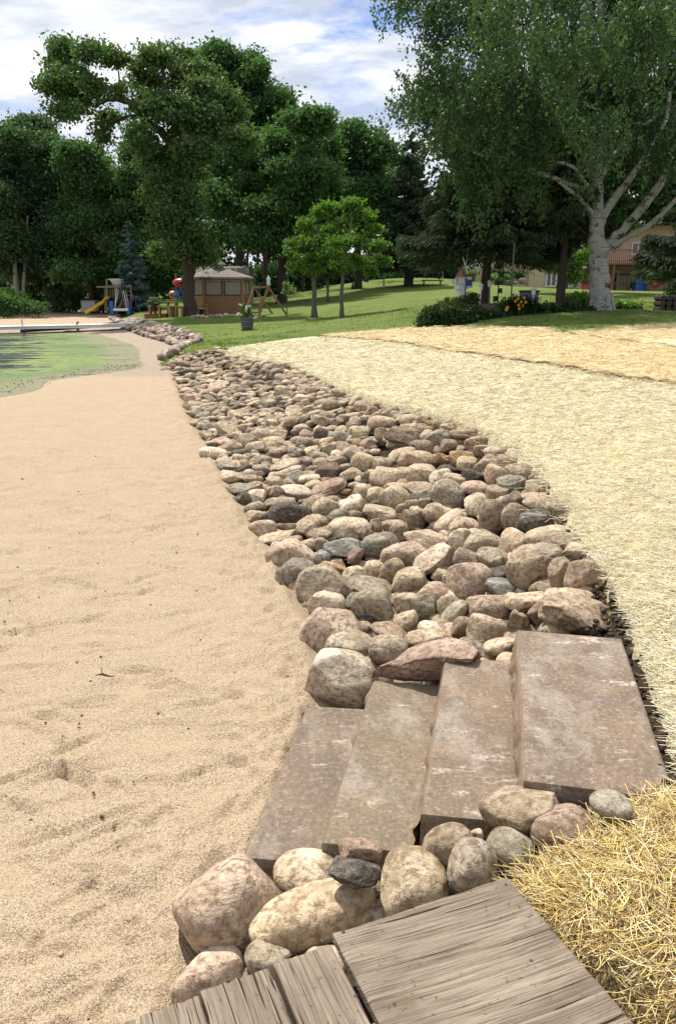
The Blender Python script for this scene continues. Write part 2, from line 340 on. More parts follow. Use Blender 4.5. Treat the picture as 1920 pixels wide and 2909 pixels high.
# banked sand at the foot of the stones, hollow under the stone bed
h = h+zs+np.where(s, .035*near, .035*np.exp(-dl/.10)) - np.where(band, .085*(1-np.exp(-dl/.16)), 0)-np.where(l, .06, 0)
h = h-np.where(wd > -.9, np.clip(wd+.9, 0, 3)*.16, 0)
soil = np.where(s, 0, np.clip(dl/.22-.25+.5*(fbm(X*9, Y*9, 2, 3)-.5), 0, 1)); soil = np.where(l, 1., soil)
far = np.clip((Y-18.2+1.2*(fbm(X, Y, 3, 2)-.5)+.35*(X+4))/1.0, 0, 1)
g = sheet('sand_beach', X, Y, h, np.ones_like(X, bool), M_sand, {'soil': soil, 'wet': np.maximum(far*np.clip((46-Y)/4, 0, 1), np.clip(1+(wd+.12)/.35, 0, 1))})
tag(g, kind='structure')
# wide ground to the horizon
bx_ = [(-1500,-300),(1500,-300),(1500,1500),(-1500,1500)]
gb = np_mesh('terrain', [(x, y, -1.2) for x, y in bx_], [(0, 1, 2, 3)], M_lawn); tag(gb, kind='structure')
# ---- lawn
sl = np.where(l, np.minimum(dl, du), -np.minimum(dl, du))
hl = land(X, Y)
edge = sl+.10*(fbm(X*5, Y*5, 3, 13)-.5)
zl = np.where(sl > 0, np.maximum(hl, .02), HT)+np.clip(edge*.5, -.2, .04)+.05*(fbm(X*.8, Y*.8, 3, 77)-.5)
# the lawn sheet stops under the straw blankets
LW = sheet('lawn', X, Y, zl, (edge > -.35) & (Y > 12), M_lawn); tag(LW, kind='structure')
# ---- water
X2, Y2 = grid(-1.6, .0, 200, 2, 75, .02)
wd2 = sdf(X2, Y2, WATP)
rt = -X2/np.maximum(Y2, 1)+.03*(fbm(X2*.5, Y2*.3, 2, 5)-.5); alg = np.clip(1.04-np.clip((rt-.325)/.10, 0, 1)*.72*np.clip((Y2-17.5)/4, .25, 1), 0, 1)
LK = sheet('lake_water', X2, Y2, np.full_like(X2, -.035), wd2 > -1.2, M_lake, {'algae': alg, 'shore': np.clip(.95-wd2/.8+.9*(fbm(X2*1.2, Y2*.8, 3, 6)-.5), 0, 1)}); tag(LK, kind='structure')
# ================================================================ STONES
ROCKC = dict(T=(.50,.425,.33), P=(.50,.395,.33), N=(.34,.275,.215), G=(.27,.265,.23), D=(.115,.105,.095), R=(.33,.235,.19), W=(.60,.54,.46), B=(.25,.275,.285), Y=(.53,.445,.30), V=(.24,.165,.145), O=(.42,.27,.15), L=(.36,.33,.27))
CW = dict(T='tan', P='pinkish tan', N='brown', G='grey', D='dark grey', R='reddish', W='whitish', B='blue-grey', Y='yellowish', V='purple-red', O='orange-brown', L='pale olive-grey')
m = MT('rock', .82, .22)
rc = m.attr('rcol'); off = m.attr('roff', 'Vector')
vp = N(m.t, 'ShaderNodeVectorMath', operation='ADD'); m.l(m.pos, vp.inputs[0]); m.l(off, vp.inputs[1]); v = vp.outputs[0]
n1_ = m.noise(7, 5, .62, v); n2_ = m.noise(34, 5, .7, v); n3_ = m.noise(95, 3, .7, v)
k = m.mix(m.ramp(n1_, (.32, 0), (.68, 1)), m.mix(1., rc, (.60,.56,.50), 'MULTIPLY'), m.mix(1., rc, (1.22,1.20,1.17), 'MULTIPLY'))
k = m.mix(m.ramp(n2_, (.40, 1.), (.53, 0)), k, m.mix(1., rc, (.45,.40,.33), 'MULTIPLY')); k = m.mix(m.ramp(m.noise(4.5, 5, .7, v), (.56, 0), (.70, .6)), k, m.mix(1., rc, (.58,.52,.42), 'MULTIPLY'))
k = m.mix(m.ramp(n2_, (.58, 0), (.72, .65)), k, m.mix(.55, rc, (.62,.55,.44)))
k = m.mix(m.ramp(n3_, (.30, .8), (.40, 0)), k, (.07,.055,.04))
k = m.mix(m.ramp(n3_, (.62, 0), (.72, .5)), k, (.68,.62,.52))
wv = m.noise(3.2, 6, .75, m.map((1, 1, 3.6), .5, v), .8)
k = m.mix(m.mth('MULTIPLY', m.ramp(wv, (.56, 0), (.62, .55)), m.attr('rvein', 'Fac')), k, m.mix(.5, rc, (.75,.7,.62)))
k = m.mix(m.mth('MULTIPLY', m.ramp(wv, (.36, .7), (.43, 0)), m.attr('rvein', 'Fac')), k, m.mix(1., rc, (.35,.30,.27), 'MULTIPLY'))
k = m.mix(m.ramp(m.noise(11, 3, .6, v), (.64, 0), (.76, .35)), k, (.42,.25,.12))
vb = m.noise(13, 4, .75, m.map((1, 1, 2.2), .3, v), 1.2); m.col(k); m.bump(n1_, .45, .03).bump(vb, .5, .02).bump(n2_, .7, .012).bump(n3_, .5, .005); M_rock = m.m
_ico = {}
def ico(s):
    if s not in _ico:
        import bmesh
        b = bmesh.new(); bmesh.ops.create_icosphere(b, subdivisions=s, radius=1); b.verts.ensure_lookup_table()
        _ico[s] = (np.array([v.co[:] for v in b.verts]), np.array([[v.index for v in f.verts] for f in b.faces])); b.free()
    return _ico[s]
def n3(P, s, seed):
    """cheap smooth 3-d noise from rotated waves"""
    r = np.random.default_rng(seed); o = np.zeros(len(P))
    for i in range(9):
        d = r.normal(size=3); d /= np.linalg.norm(d); o += np.sin(P@d*s*r.uniform(.6, 1.6)+r.uniform(0, 6.3)+1.3*np.sin(P@r.normal(size=3)*s*.6))
    return o/9
def rockshape(sub, seed, ang, exact=False):
    V, Fc = ico(sub); r = np.random.default_rng(seed); P = V.copy()
    if not exact: ang = (r.uniform(.12, .52) if r.random() < .42 else r.uniform(.52, .85)) if ang < .5 else r.uniform(.75, 1.2)
    else: ang = .10 if ang < .5 else .75
    e = r.uniform(2.1, 3.1)
    P = P/((np.abs(P)**e).sum(1)**(1/e))[:, None]
    q = r.normal(size=(3, 3)); Q, _ = np.linalg.qr(q)
    if ang < .5: pass
    npl = int(3+ang*9)
    for i in range(npl):
        d = r.normal(size=3); d /= np.linalg.norm(d); h = r.uniform(.62, .88) if ang > .5 else r.uniform(.66, .93)
        k = P@d-h; soft = .10*(1-ang)+.012
        pen = soft*np.log1p(np.exp(np.clip(k/soft, -30, 30))); P = P-pen[:, None]*d[None]*(.97 if ang > .5 else .85)
    P = P*(1+.10*n3(V, 2.2, seed+1)+.03*n3(V, 6, seed+2)*(1+ang)+.010*n3(V, 15, seed+3)*(1+1.5*ang))[:, None]
    P /= np.abs(P).max(0)[None]
    return P, Fc
class RockSpec: pass
def mkrock(px, py, w, h, ang=0, c='T', t=0, lift=.35, seed=0, sub=4, depth=None, bfac=.8, exact=False, ex=0.):
    """px,py,w,h: centre and size in photo pixels; returns verts (world), faces, base point, size"""
    u, f, d = ray(px, py); L = math.sqrt(u*u+f*f+d*d)
    P0 = GZ(px, py, .02+ex); tt = (CZ-P0.z)/d
    a = w*.5*tt/F; hh = h*.5*tt/F; sphi = d/L; cphi = math.sqrt(1-sphi*sphi)
    b = min(a*bfac, hh/sphi*.78); b = max(b, a*.38); c2 = hh*hh-(b*sphi)**2
    cc = math.sqrt(max(c2, (.40*min(a, hh/cphi))**2))/cphi
    P0 = GZ(px, py, lift*cc+ex) if depth is None else depth; ctr = Vector(P0)
    rot = math.radians(ang)
    V, Fc = rockshape(sub, seed, t, exact)
    yaw = random.Random(seed).uniform(-.25, .25)
    V = V*np.array([a, b, cc])
    Rz = np.array(Matrix.Rotation(-math.atan2(u, f)+yaw*.4, 3, 'Z'))
    axis = Vector((u, f, -d)).normalized(); Rv = np.array(Matrix.Rotation(-rot, 3, axis))
    V = V@(Rv@Rz).T+np.array(ctr)
    return V, Fc, ctr, (a, b, cc)
# hand-traced stones: (origin x, origin y, scale) then rows  cx cy w h ang colour angular
TR = {}
TR['r3'] = (1060,1200,2.24,'''205 100 240 135 -10 N 1;50 90 80 110 0 T 0;330 55 100 60 0 N 0;235 35 130 45 0 N 0;415 112 170 115 0 G 1;320 175 112 108 0 N 0;470 155 120 85 0 N 0;600 78 165 85 0 R 0;645 125 150 90 0 N 0;702 178 120 85 0 N 0;778 190 140 65 0 P 0;430 235 95 80 0 O 0;555 230 185 100 0 O 0;600 265 125 85 0 T 0;478 297 122 50 0 D 1;185 212 165 88 12 P 0;200 245 95 120 0 T 0;300 245 180 110 -8 T 0;68 268 150 75 0 N 0;70 300 100 40 0 P 0;315 335 190 125 0 T 0;95 352 215 105 0 T 0;188 345 75 75 0 N 1;640 338 145 70 -8 D 1;715 268 150 120 20 N 0;850 252 150 85 -5 N 0;940 312 155 95 -8 N 0;1030 345 90 50 0 N 0;788 332 145 125 0 P 0;895 390 200 110 0 G 1;1035 412 172 88 10 N 0;428 350 135 100 30 W 0;532 372 172 98 -15 P 0;480 468 218 172 -28 L 1;660 418 195 85 0 P 0;660 480 140 45 0 D 1;790 467 145 125 0 N 1;908 485 88 90 0 N 0;1040 470 190 50 3 P 0;1102 520 272 105 -5 N 0;30 455 110 90 0 T 0;150 405 130 45 0 T 0;290 425 165 80 0 T 0;133 490 187 150 -8 T 0;300 472 150 55 0 D 1;20 525 50 40 0 D 0;60 592 165 98 -8 T 0;180 570 72 92 0 N 0;250 528 90 70 0 N 0;337 517 95 90 0 N 0;655 547 148 150 25 W 0;258 617 145 140 0 N 0;405 592 170 135 -12 T 0;490 628 215 95 35 T 0;577 652 175 118 8 P 0;752 605 170 205 5 N 0;905 612 165 180 10 N 0;1022 625 218 125 18 D 0;1192 598 128 130 0 G 0;15 667 70 92 0 N 0;118 662 132 72 0 P 0;162 700 112 105 0 N 0;352 745 290 118 -14 P 0;562 762 150 155 25 W 1;712 772 245 145 -5 L 0;902 778 178 185 -8 T 0;1122 722 285 112 8 T 0;1215 768 265 125 -6 N 0;1312 828 185 115 -4 T 0;70 787 180 158 0 G 0;218 852 305 180 -3 P 0;395 880 265 150 28 W 1;600 875 165 125 -20 N 0;770 882 225 140 -12 L 1;800 962 160 75 14 D 1;602 1005 275 235 -8 P 0;1045 922 345 290 -5 N 1;1208 972 165 190 15 N 0;1362 992 245 220 -8 N 0;112 962 180 150 25 N 0;218 1022 225 175 22 T 0;380 1085 212 130 8 P 0;828 1062 220 112 -10 B 0;455 1000 34 55 0 T 0;222 1162 165 130 5 T 0;212 1265 150 130 30 P 1;343 1190 142 172 10 G 1;480 1180 140 150 0 T 0;512 1218 215 105 52 G 1;352 1292 165 62 6 W 0;640 1165 110 105 0 T 0;748 1182 248 180 8 N 0;975 1140 250 150 18 T 0;1172 1095 150 70 5 P 0;1085 1205 205 165 32 V 1;925 1290 135 185 5 N 1;1292 1220 455 225 -4 N 1;1312 1110 240 95 -10 T 0;562 1312 125 130 0 N 0;737 1330 252 182 -6 N 0;112 1332 240 110 -12 N 0;332 1370 265 130 10 T 0;810 1420 205 95 20 T 0''')
TR['r2'] = (560,1350,2.613,'''325 105 205 92 3 G 0;350 170 120 90 -10 D 0;450 155 150 95 0 W 1;440 238 165 85 8 L 0;445 80 100 62 0 N 0;575 52 130 85 0 T 0;560 110 115 72 15 N 0;580 128 90 95 0 N 1;730 125 215 100 -5 W 1;960 100 310 120 28 R 1;862 80 122 82 10 T 0;640 205 225 95 8 L 1;870 215 180 110 20 N 0;682 300 285 185 3 D 1;522 310 82 102 0 D 1;440 310 135 82 0 T 0;488 408 185 125 5 P 0;668 392 142 85 -5 R 0;600 455 255 75 12 T 1;680 482 265 62 3 R 0;842 378 240 140 14 T 0;782 330 92 70 20 P 0;955 240 195 140 30 T 0;1042 322 172 132 10 G 0;1150 225 235 170 -10 W 1;1345 292 278 118 -8 T 0;1132 400 300 155 -3 T 1;1325 388 82 112 8 N 0;1245 442 112 90 5 N 1;1450 388 172 105 8 T 0;905 438 190 100 25 N 1;925 520 95 100 0 N 0;690 590 352 212 2 P 0;745 738 290 235 -10 G 1;1092 552 285 155 -5 B 1;922 620 135 102 10 B 0;1010 702 228 135 -5 O 1;1205 622 150 130 45 V 1;1360 532 255 205 0 G 0;948 832 380 285 0 L 1;1170 772 165 165 5 T 0;1312 722 155 155 0 T 0;1318 982 315 262 5 L 0;1300 850 390 165 -8 L 0;1155 945 150 115 35 B 0;1170 85 102 62 0 N 0;1235 130 160 120 -20 T 0;1100 125 95 58 5 O 0;1330 152 160 105 8 T 0;1320 212 80 45 0 D 0''')
TR['r4'] = (760,1650,2.24,'''372 150 215 160 -15 W 1;400 330 330 300 40 P 1;600 305 165 110 -22 N 1;785 345 245 125 -12 N 1;522 412 275 175 -12 L 0;760 452 238 182 0 L 0;460 640 425 345 -5 W 1;990 505 735 225 16 R 1''')
TR['r6'] = (440,2150,1.742,'''368 745 460 475 38 P 0;750 582 325 235 0 T 0;1012 455 232 125 -8 R 1;990 562 262 155 3 D 1;775 782 640 265 17 Y 0;1265 640 368 325 0 T 0;1450 430 255 170 32 N 0;565 985 240 170 5 L 0;262 1085 370 210 5 P 0''')
TR['r7'] = (1200,2200,2.178,'''630 240 570 350 8 N 1;862 330 435 300 -8 N 0;330 380 85 90 0 P 0;305 560 315 300 -8 L 0;540 490 310 270 -15 G 0;1165 185 265 165 0 G 0''')
TR['r1'] = (420,950,2.24,'''315 565 95 48 0 T 0;395 602 78 52 0 D 1;500 620 145 90 -18 T 0;390 650 85 62 0 T 0;600 600 90 52 0 T 0;670 550 85 52 0 T 0;790 580 98 72 0 T 0;890 570 125 82 0 N 1;730 642 122 75 -8 P 0;650 677 132 88 5 N 1;832 640 92 72 -10 T 0;800 682 132 62 0 Y 0;860 712 120 62 0 L 0;690 725 135 68 10 T 0;540 720 105 62 0 N 0;460 690 120 70 5 P 0;420 765 165 78 -8 W 0;590 765 130 60 5 D 0;495 837 130 58 -6 G 1;590 802 105 70 -20 W 0;725 805 122 65 0 G 0;640 790 90 60 0 N 0;725 863 110 66 -4 G 0;645 882 65 45 5 W 0;795 772 92 62 0 N 0;930 745 82 50 0 G 0;980 768 58 55 0 D 0;900 785 100 52 0 V 0;862 745 85 62 0 P 0;1000 700 105 82 0 N 0;945 682 82 62 0 T 0;1042 750 92 72 25 T 0;1092 790 115 72 -15 G 1;1170 737 112 78 25 L 0;1250 735 115 95 10 N 1;1138 690 92 55 0 P 0;1245 662 122 72 -20 G 0;1098 645 85 92 -15 D 1;1022 640 108 62 0 P 0;1352 630 132 100 0 T 0;1345 700 80 62 0 O 0;1420 682 105 38 3 L 0;1300 762 115 92 20 W 0;1400 712 92 85 25 N 0;1372 822 152 120 -5 T 0;1250 857 82 62 15 G 0;1150 870 145 115 -20 V 1;1190 812 110 62 0 N 0;1012 820 95 65 5 V 0;1045 857 88 45 10 N 0;1292 892 132 78 5 T 0;1395 918 72 82 10 G 0;870 835 195 72 12 T 1;912 870 145 60 12 W 0;930 918 132 82 20 G 1;815 922 112 84 0 T 0;1032 918 145 98 8 W 1;660 922 92 52 0 N 0;530 905 160 90 -10 P 0;700 895 80 45 0 V 0''')
TR['B'] = (760,1000,3.92,'''100 70 115 55 0 N 0;175 105 95 62 0 T 0;240 110 95 48 0 N 0;35 118 85 60 0 T 0;97 152 115 72 -5 T 0;212 182 105 80 0 D 1;285 142 115 52 10 N 0;300 178 75 50 0 T 0;375 182 115 62 0 N 1;95 250 145 122 0 G 0;165 300 185 102 0 P 0;225 232 85 62 0 T 0;292 235 125 72 0 T 0;345 278 165 52 0 N 0;415 232 105 62 0 T 0;490 232 105 50 -10 N 0;487 280 108 72 5 N 0;550 312 112 75 0 N 0;395 348 172 108 0 N 1;300 322 115 62 15 T 0;265 365 95 82 0 N 0;40 347 95 52 0 D 0;105 365 105 50 0 G 0;572 355 135 65 12 P 0;605 385 120 68 10 P 0;60 425 155 95 0 D 0;165 447 165 125 -8 T 0;300 415 95 65 0 T 0;270 470 105 75 10 T 0;330 482 75 80 0 W 0;392 532 160 115 0 W 0;420 582 85 105 10 T 0;430 422 112 92 20 T 0;505 450 110 122 -15 N 1;415 472 95 48 0 V 0;645 410 115 75 5 N 0;705 412 92 85 0 N 0;620 467 145 65 10 T 0;655 502 175 72 5 T 0;790 462 165 92 -12 N 0;905 495 112 50 0 T 0;800 530 105 48 0 D 0;510 543 105 88 0 V 0;215 525 95 52 0 T 0;130 557 95 112 20 G 0;40 577 105 92 0 W 0;200 582 125 80 -10 N 0;300 567 105 92 -20 N 0;300 642 175 90 0 T 0;300 692 195 102 -8 T 0;570 592 95 82 0 T 0;730 602 225 140 -4 N 0;605 612 80 48 0 W 1;920 552 195 92 14 T 0;982 562 155 108 25 T 0;1078 612 215 122 0 N 0;1150 690 125 165 -38 N 0;1225 612 95 88 0 V 1;832 672 105 68 5 L 1;740 670 240 55 18 L 1;560 692 205 98 5 L 0;450 642 135 82 10 T 0;930 652 125 105 0 P 0;960 712 185 75 8 T 0;1045 722 85 102 0 N 0;1200 722 155 92 25 P 0;1332 662 172 98 22 N 0;1412 702 125 88 0 N 0;1290 622 75 62 20 T 0;1480 692 155 62 10 B 0;130 662 115 82 0 T 0;70 645 90 55 0 T 0;170 720 115 58 0 T 0;50 747 125 48 0 G 0;250 772 255 98 -4 N 1;400 752 115 108 0 T 0;640 782 170 122 0 N 0;500 800 145 82 20 G 1;780 775 125 88 15 N 0;1285 800 320 170 0 T 0;1510 760 150 110 10 T 0''')
TR['D'] = (1060,1120,3.92,'''48 145 92 85 0 V 0;150 160 95 62 0 T 0;185 200 195 95 18 N 0;225 238 125 92 0 T 0;312 240 165 75 15 B 0;390 292 235 128 8 T 0;557 292 155 102 10 N 0;622 325 95 62 0 O 0;717 352 132 112 0 N 0;832 378 175 108 -12 N 0;912 442 135 92 10 N 0;412 372 205 82 8 T 0''')
TR['A'] = (430,960,4.48,'''955 145 72 42 18 D 1;820 180 85 58 0 N 0;745 205 115 42 10 D 0;620 237 85 58 0 D 1;485 265 125 68 0 N 0;270 332 112 82 0 T 0;280 365 82 48 0 N 0;215 337 52 60 0 N 0;375 300 78 46 0 T 0;422 332 172 78 -8 N 0;570 372 142 92 0 N 0;650 330 115 60 0 P 0;600 272 125 50 0 N 0;740 242 125 58 5 N 0;770 275 115 48 0 P 0;740 312 82 58 0 N 0;840 215 82 38 0 T 0;930 195 115 68 0 P 0;990 182 62 50 0 T 0;930 267 115 70 10 N 1;1060 200 112 50 0 N 0;1140 190 105 50 0 T 0;1210 232 115 58 -10 N 0;1100 242 142 50 0 P 0;1050 267 82 42 0 N 0;1000 305 95 46 0 N 0;1090 297 112 58 10 T 0;1165 327 165 68 -4 T 0;1290 222 125 52 0 N 0;1350 302 132 68 0 T 0;1420 242 125 58 8 T 0;1480 322 205 95 20 T 0;1240 372 122 78 0 P 0;1310 387 95 62 25 T 0;890 342 155 80 4 L 1;1010 357 135 80 10 T 1;1090 377 135 50 0 N 0;775 382 115 70 15 T 0;700 442 105 58 -15 N 1;600 417 125 58 10 N 0;790 427 92 62 0 T 0;690 367 92 78 0 N 0;450 422 135 98 15 G 1;350 400 95 60 0 T 0;190 402 125 68 0 P 0;290 452 155 48 12 T 0;310 522 135 62 0 W 0;400 542 175 62 0 T 0;510 502 145 110 15 L 0;640 487 135 60 5 N 1;740 497 225 72 12 T 0;610 547 112 78 -30 L 0;840 512 95 68 20 N 0;850 422 115 62 0 P 0;1080 432 115 62 0 N 0;940 452 125 58 15 P 0;1010 492 182 105 15 P 0;1175 457 145 98 0 P 0;1240 502 155 58 0 T 0;1150 537 105 50 0 N 0;1310 437 112 88 20 N 0;1400 442 112 60 8 D 1;1390 512 125 78 0 N 0;1530 472 145 122 0 G 0;1060 562 122 98 30 G 0;1050 622 115 50 5 L 0;900 572 185 62 -8 W 0;750 562 135 70 0 T 0;540 602 155 108 -10 P 0;620 632 155 68 0 N 0;700 622 115 78 -15 T 0;390 607 155 48 8 T 0;1180 607 115 58 15 T 0;1210 562 135 50 10 N 0;1340 587 235 108 -5 N 0;1520 572 115 58 0 D 0;840 642 225 138 5 P 0;920 692 185 88 18 N 0;1085 662 205 62 12 D 1;1225 652 135 88 -20 G 0;1330 657 95 50 0 N 0;1450 672 245 98 10 N 0;450 677 172 82 15 P 0;660 702 125 80 0 P 0;570 692 105 58 0 N 0;515 782 205 128 -10 P 0;480 852 205 62 15 T 0;730 782 195 108 -4 G 0;850 802 105 78 0 N 1;930 782 125 68 20 P 0;1075 742 165 98 -15 L 1;1230 742 182 68 -5 W 0;1410 737 82 46 0 N 0;1490 752 135 50 12 N 1;990 822 145 98 -5 T 0;1190 832 125 55 0 V 1;740 862 235 78 8 T 0;880 882 145 68 -20 T 0;1030 897 82 42 0 V 0;1170 882 115 75 0 N 0;1290 842 205 78 22 T 0;1480 832 195 98 -6 T 1;550 892 145 55 5 T 0;490 947 145 48 0 L 0;750 932 195 88 22 N 0;660 985 190 75 14 G 0;880 952 155 68 10 N 0;980 912 85 58 -30 N 0;880 1012 125 78 15 T 0;1060 992 235 125 0 T 0;1280 922 155 50 5 G 0;1450 922 175 58 0 T 0;1460 982 155 62 0 T 0;1230 977 125 58 0 T 0;1330 1002 125 68 -20 V 0;770 1032 145 68 5 T 0;660 1047 95 68 -15 N 0;580 1082 195 85 0 T 0;1300 1062 155 85 0 N 0;1180 1082 105 58 0 T 0;1080 1082 125 68 0 G 1;930 1077 145 50 8 T 0;1440 1062 115 82 20 G 0;1520 1072 125 75 0 T 0''')
# names of the conspicuous stones (key -> label); keys are source and row
LB = {'r6:0':'largest rounded pink-tan boulder resting on the sand at the foot of the steps','r6:1':'tan rounded boulder against the end of the lowest step','r6:2':'small reddish-brown stone on top, at the end of the second step','r6:3':'dark angular broken stone sitting above the long yellow boulder','r6:4':'long smooth yellowish boulder with an orange rust spot beside the dock','r6:5':'round tan boulder tucked under the far edge of the wooden panel','r6:6':'pitted brown oblong stone leaning at the end of the third step','r6:7':'small pale olive stone touching the dock plank ends','r6:8':'flat pale pink boulder half under the left dock planks, beside the sand',
'r7:0':'big blocky brown boulder covering the near corner of the third step','r7:1':'brown boulder partly covered by the loose straw heap','r7:2':'tiny pinkish stone wedged between the blocky brown boulder and the pitted stone','r7:3':'grey-olive wedge-shaped boulder at the top corner of the wooden panel','r7:4':'smooth grey-brown rounded boulder beside the straw at the panel corner','r7:5':'grey stone with a white patch in front of the top step',
'r4:0':'white and pink boulder half buried in sand, behind the leaning pink boulder','r4:1':'leaning pinkish-white boulder at the sand edge above the white boulder','r4:2':'small brown stone beside the leaning pinkish-white boulder','r4:3':'brown stone with a dark underside below the big round cream boulder','r4:4':'pale rounded boulder just above the big white boulder','r4:5':'pale round stone touching the long pink flat slab','r4:6':'big white mottled boulder at the far end of the lowest step','r4:7':'long flat pinkish slab with a dark red layered side behind the second step',
'r3:97':'big triangular brown boulder behind the top step','r3:95':'purple-red boulder beside the big triangular brown boulder','r3:96':'upright brown stone at the far left corner of the top step','r3:76':'biggest rough brown boulder near the straw edge','r3:75':'large egg-shaped pinkish boulder above the blue-grey stone','r3:74':'thin dark flat slab lying between the boulders','r3:64':'white pitted stone full of small holes','r3:33':'grey-green wedge-shaped boulder with a pointed top','r3:4':'dark grey-green broken stone near the dark straw edge','r3:0':'large reddish-brown angular boulder in the upper bank','r3:71':'smooth long light stone'}
LB.pop('r3:71')
LB.update({'r2:13':'large dark grey angular boulder near the sand edge','r2:42':'big round cream boulder, roundest of the bank','r2:33':'grey cube-shaped boulder on the sand edge','r2:32':'large pink-tan boulder above the grey cube-shaped one','r2:39':'triangular boulder with yellow lichen half in the sand','r2:36':'orange-brown blocky stone next to the grey cube-shaped boulder','r2:37':'tilted purple-red angular stone in the lower bank','r2:34':'blue-grey veined stone next to the purple-red angular stone','r2:9':'long slanting reddish-brown stone','r1:22':'smooth oval grey pebble-like stone near the sand','r1:11':'yellow-topped stone in the middle of the bank','r1:23':'small white stone beside the smooth oval grey stone','B:10':'orange-pink stone next to the round grey one in the far bank','B:9':'round grey stone in the far bank','A:0':'dark stone at the very top end of the bank against the lawn','r3:82':'blue-grey smooth stone under the large egg-shaped boulder'})
specs = []
for key, (ox, oy, s_, txt) in TR.items():
    for i, row in enumerate(txt.split(';')):
        cx, cy, w, h_, a, c, t = row.split(); cx, cy, w, h_, a, t = map(float, (cx, cy, w, h_, a, t))
        specs.append(dict(k=f'{key}:{i}', x=ox+cx/s_, y=oy+cy/s_, w=w/s_*(1.02 if key in ('r6','r7') else 1.13), h=h_/s_*(1.03 if key in ('r6','r7') else 1.16), a=a, c=c, t=t))
order = sorted(specs, key=lambda q: -q['w']*q['h']); indiv = set(q['k'] for q in order[:298])
size_rank = {q['k']: i for i, q in enumerate(order)}
marks = [q for q in specs if q['k'] in LB]
short = {'r6:0':'the largest pink-tan boulder','r2:42':'the big round cream boulder','r3:97':'the big triangular brown boulder','r3:76':'the biggest rough brown boulder','r3:75':'the large egg-shaped pinkish boulder','r3:64':'the white pitted stone','r3:33':'the grey-green wedge-shaped boulder','r3:4':'the dark grey-green broken stone','r3:0':'the large reddish-brown angular boulder','r2:13':'the large dark grey angular boulder','r2:33':'the grey cube-shaped boulder','r2:32':'the large pink-tan boulder','r2:39':'the lichen-spotted triangular boulder','r2:9':'the long slanting reddish-brown stone','r1:22':'the smooth oval grey stone','r1:11':'the yellow-topped stone','B:9':'the round grey stone of the far bank','A:0':'the dark stone topping the bank','r4:7':'the long pink flat slab','r4:6':'the big white boulder','r2:34':'the blue-grey veined stone','r3:95':'the purple-red boulder','r7:0':'the big blocky brown boulder'}
used = set(LB.values())
ordw = ['', 'second ', 'third ', 'fourth ', 'fifth ', 'sixth ']
def autolabel(q):
    sz = q['w']; szw = 'large' if q['w']*q['h'] > 5200 else 'medium' if q['w']*q['h'] > 1500 else 'small'
    form = ('flat ' if q['h'] < .5*q['w'] else '')+('angular' if q['t'] > .5 else 'rounded')
    ms = sorted([mm for mm in marks if mm['k'] in short], key=lambda mm: math.hypot(mm['x']-q['x'], (mm['y']-q['y'])*1.3))
    for mm in ms[:5]:
        dx_, dy_ = q['x']-mm['x'], q['y']-mm['y']; dist = math.hypot(dx_, dy_*1.3)
        if abs(dx_) > 1.6*abs(dy_): dr = 'left of' if dx_ < 0 else 'right of'
        elif abs(dy_) > 1.6*abs(dx_): dr = 'beyond' if dy_ < 0 else 'in front of'
        else: dr = ('beyond and left of' if dx_ < 0 else 'beyond and right of') if dy_ < 0 else ('in front and left of' if dx_ < 0 else 'in front and right of')
        near_ = 'just ' if dist < 1.1*(mm['w']+q['w'])/2+8 else ''
        for o_ in ordw[:4]:
            l_ = f"{o_}{szw} {CW[q['c']]} {form} stone {near_}{dr} {short[mm['k']]}"
            if l_ not in used and len(l_.split()) <= 16: used.add(l_); return l_
    return None
stuffV, stuffF, stuffC, stuffO, stuffN = [], [], [], [], []; nb_ = 0
def jit(c, r): c = np.array(c); c = (c*.74+np.array([.345,.285,.22])*.26*(c.mean()/.28))*np.array([1.13,1.09,1.01]); return np.clip(c*(1+r.normal(0, .10))*(1+r.normal(0, .012, 3)), .02, .8)
def addstuff(V, Fc, c, r, vein=0.):
    global nb_
    stuffV.append(V); stuffF.append(Fc+nb_); nb_ += len(V); stuffC.append(np.tile(c, (len(V), 1))); stuffO.append(np.tile(r.uniform(0, 50, 3), (len(V), 1))); stuffN.append(np.full(len(V), vein))
specs.sort(key=lambda q: (-q['y']))
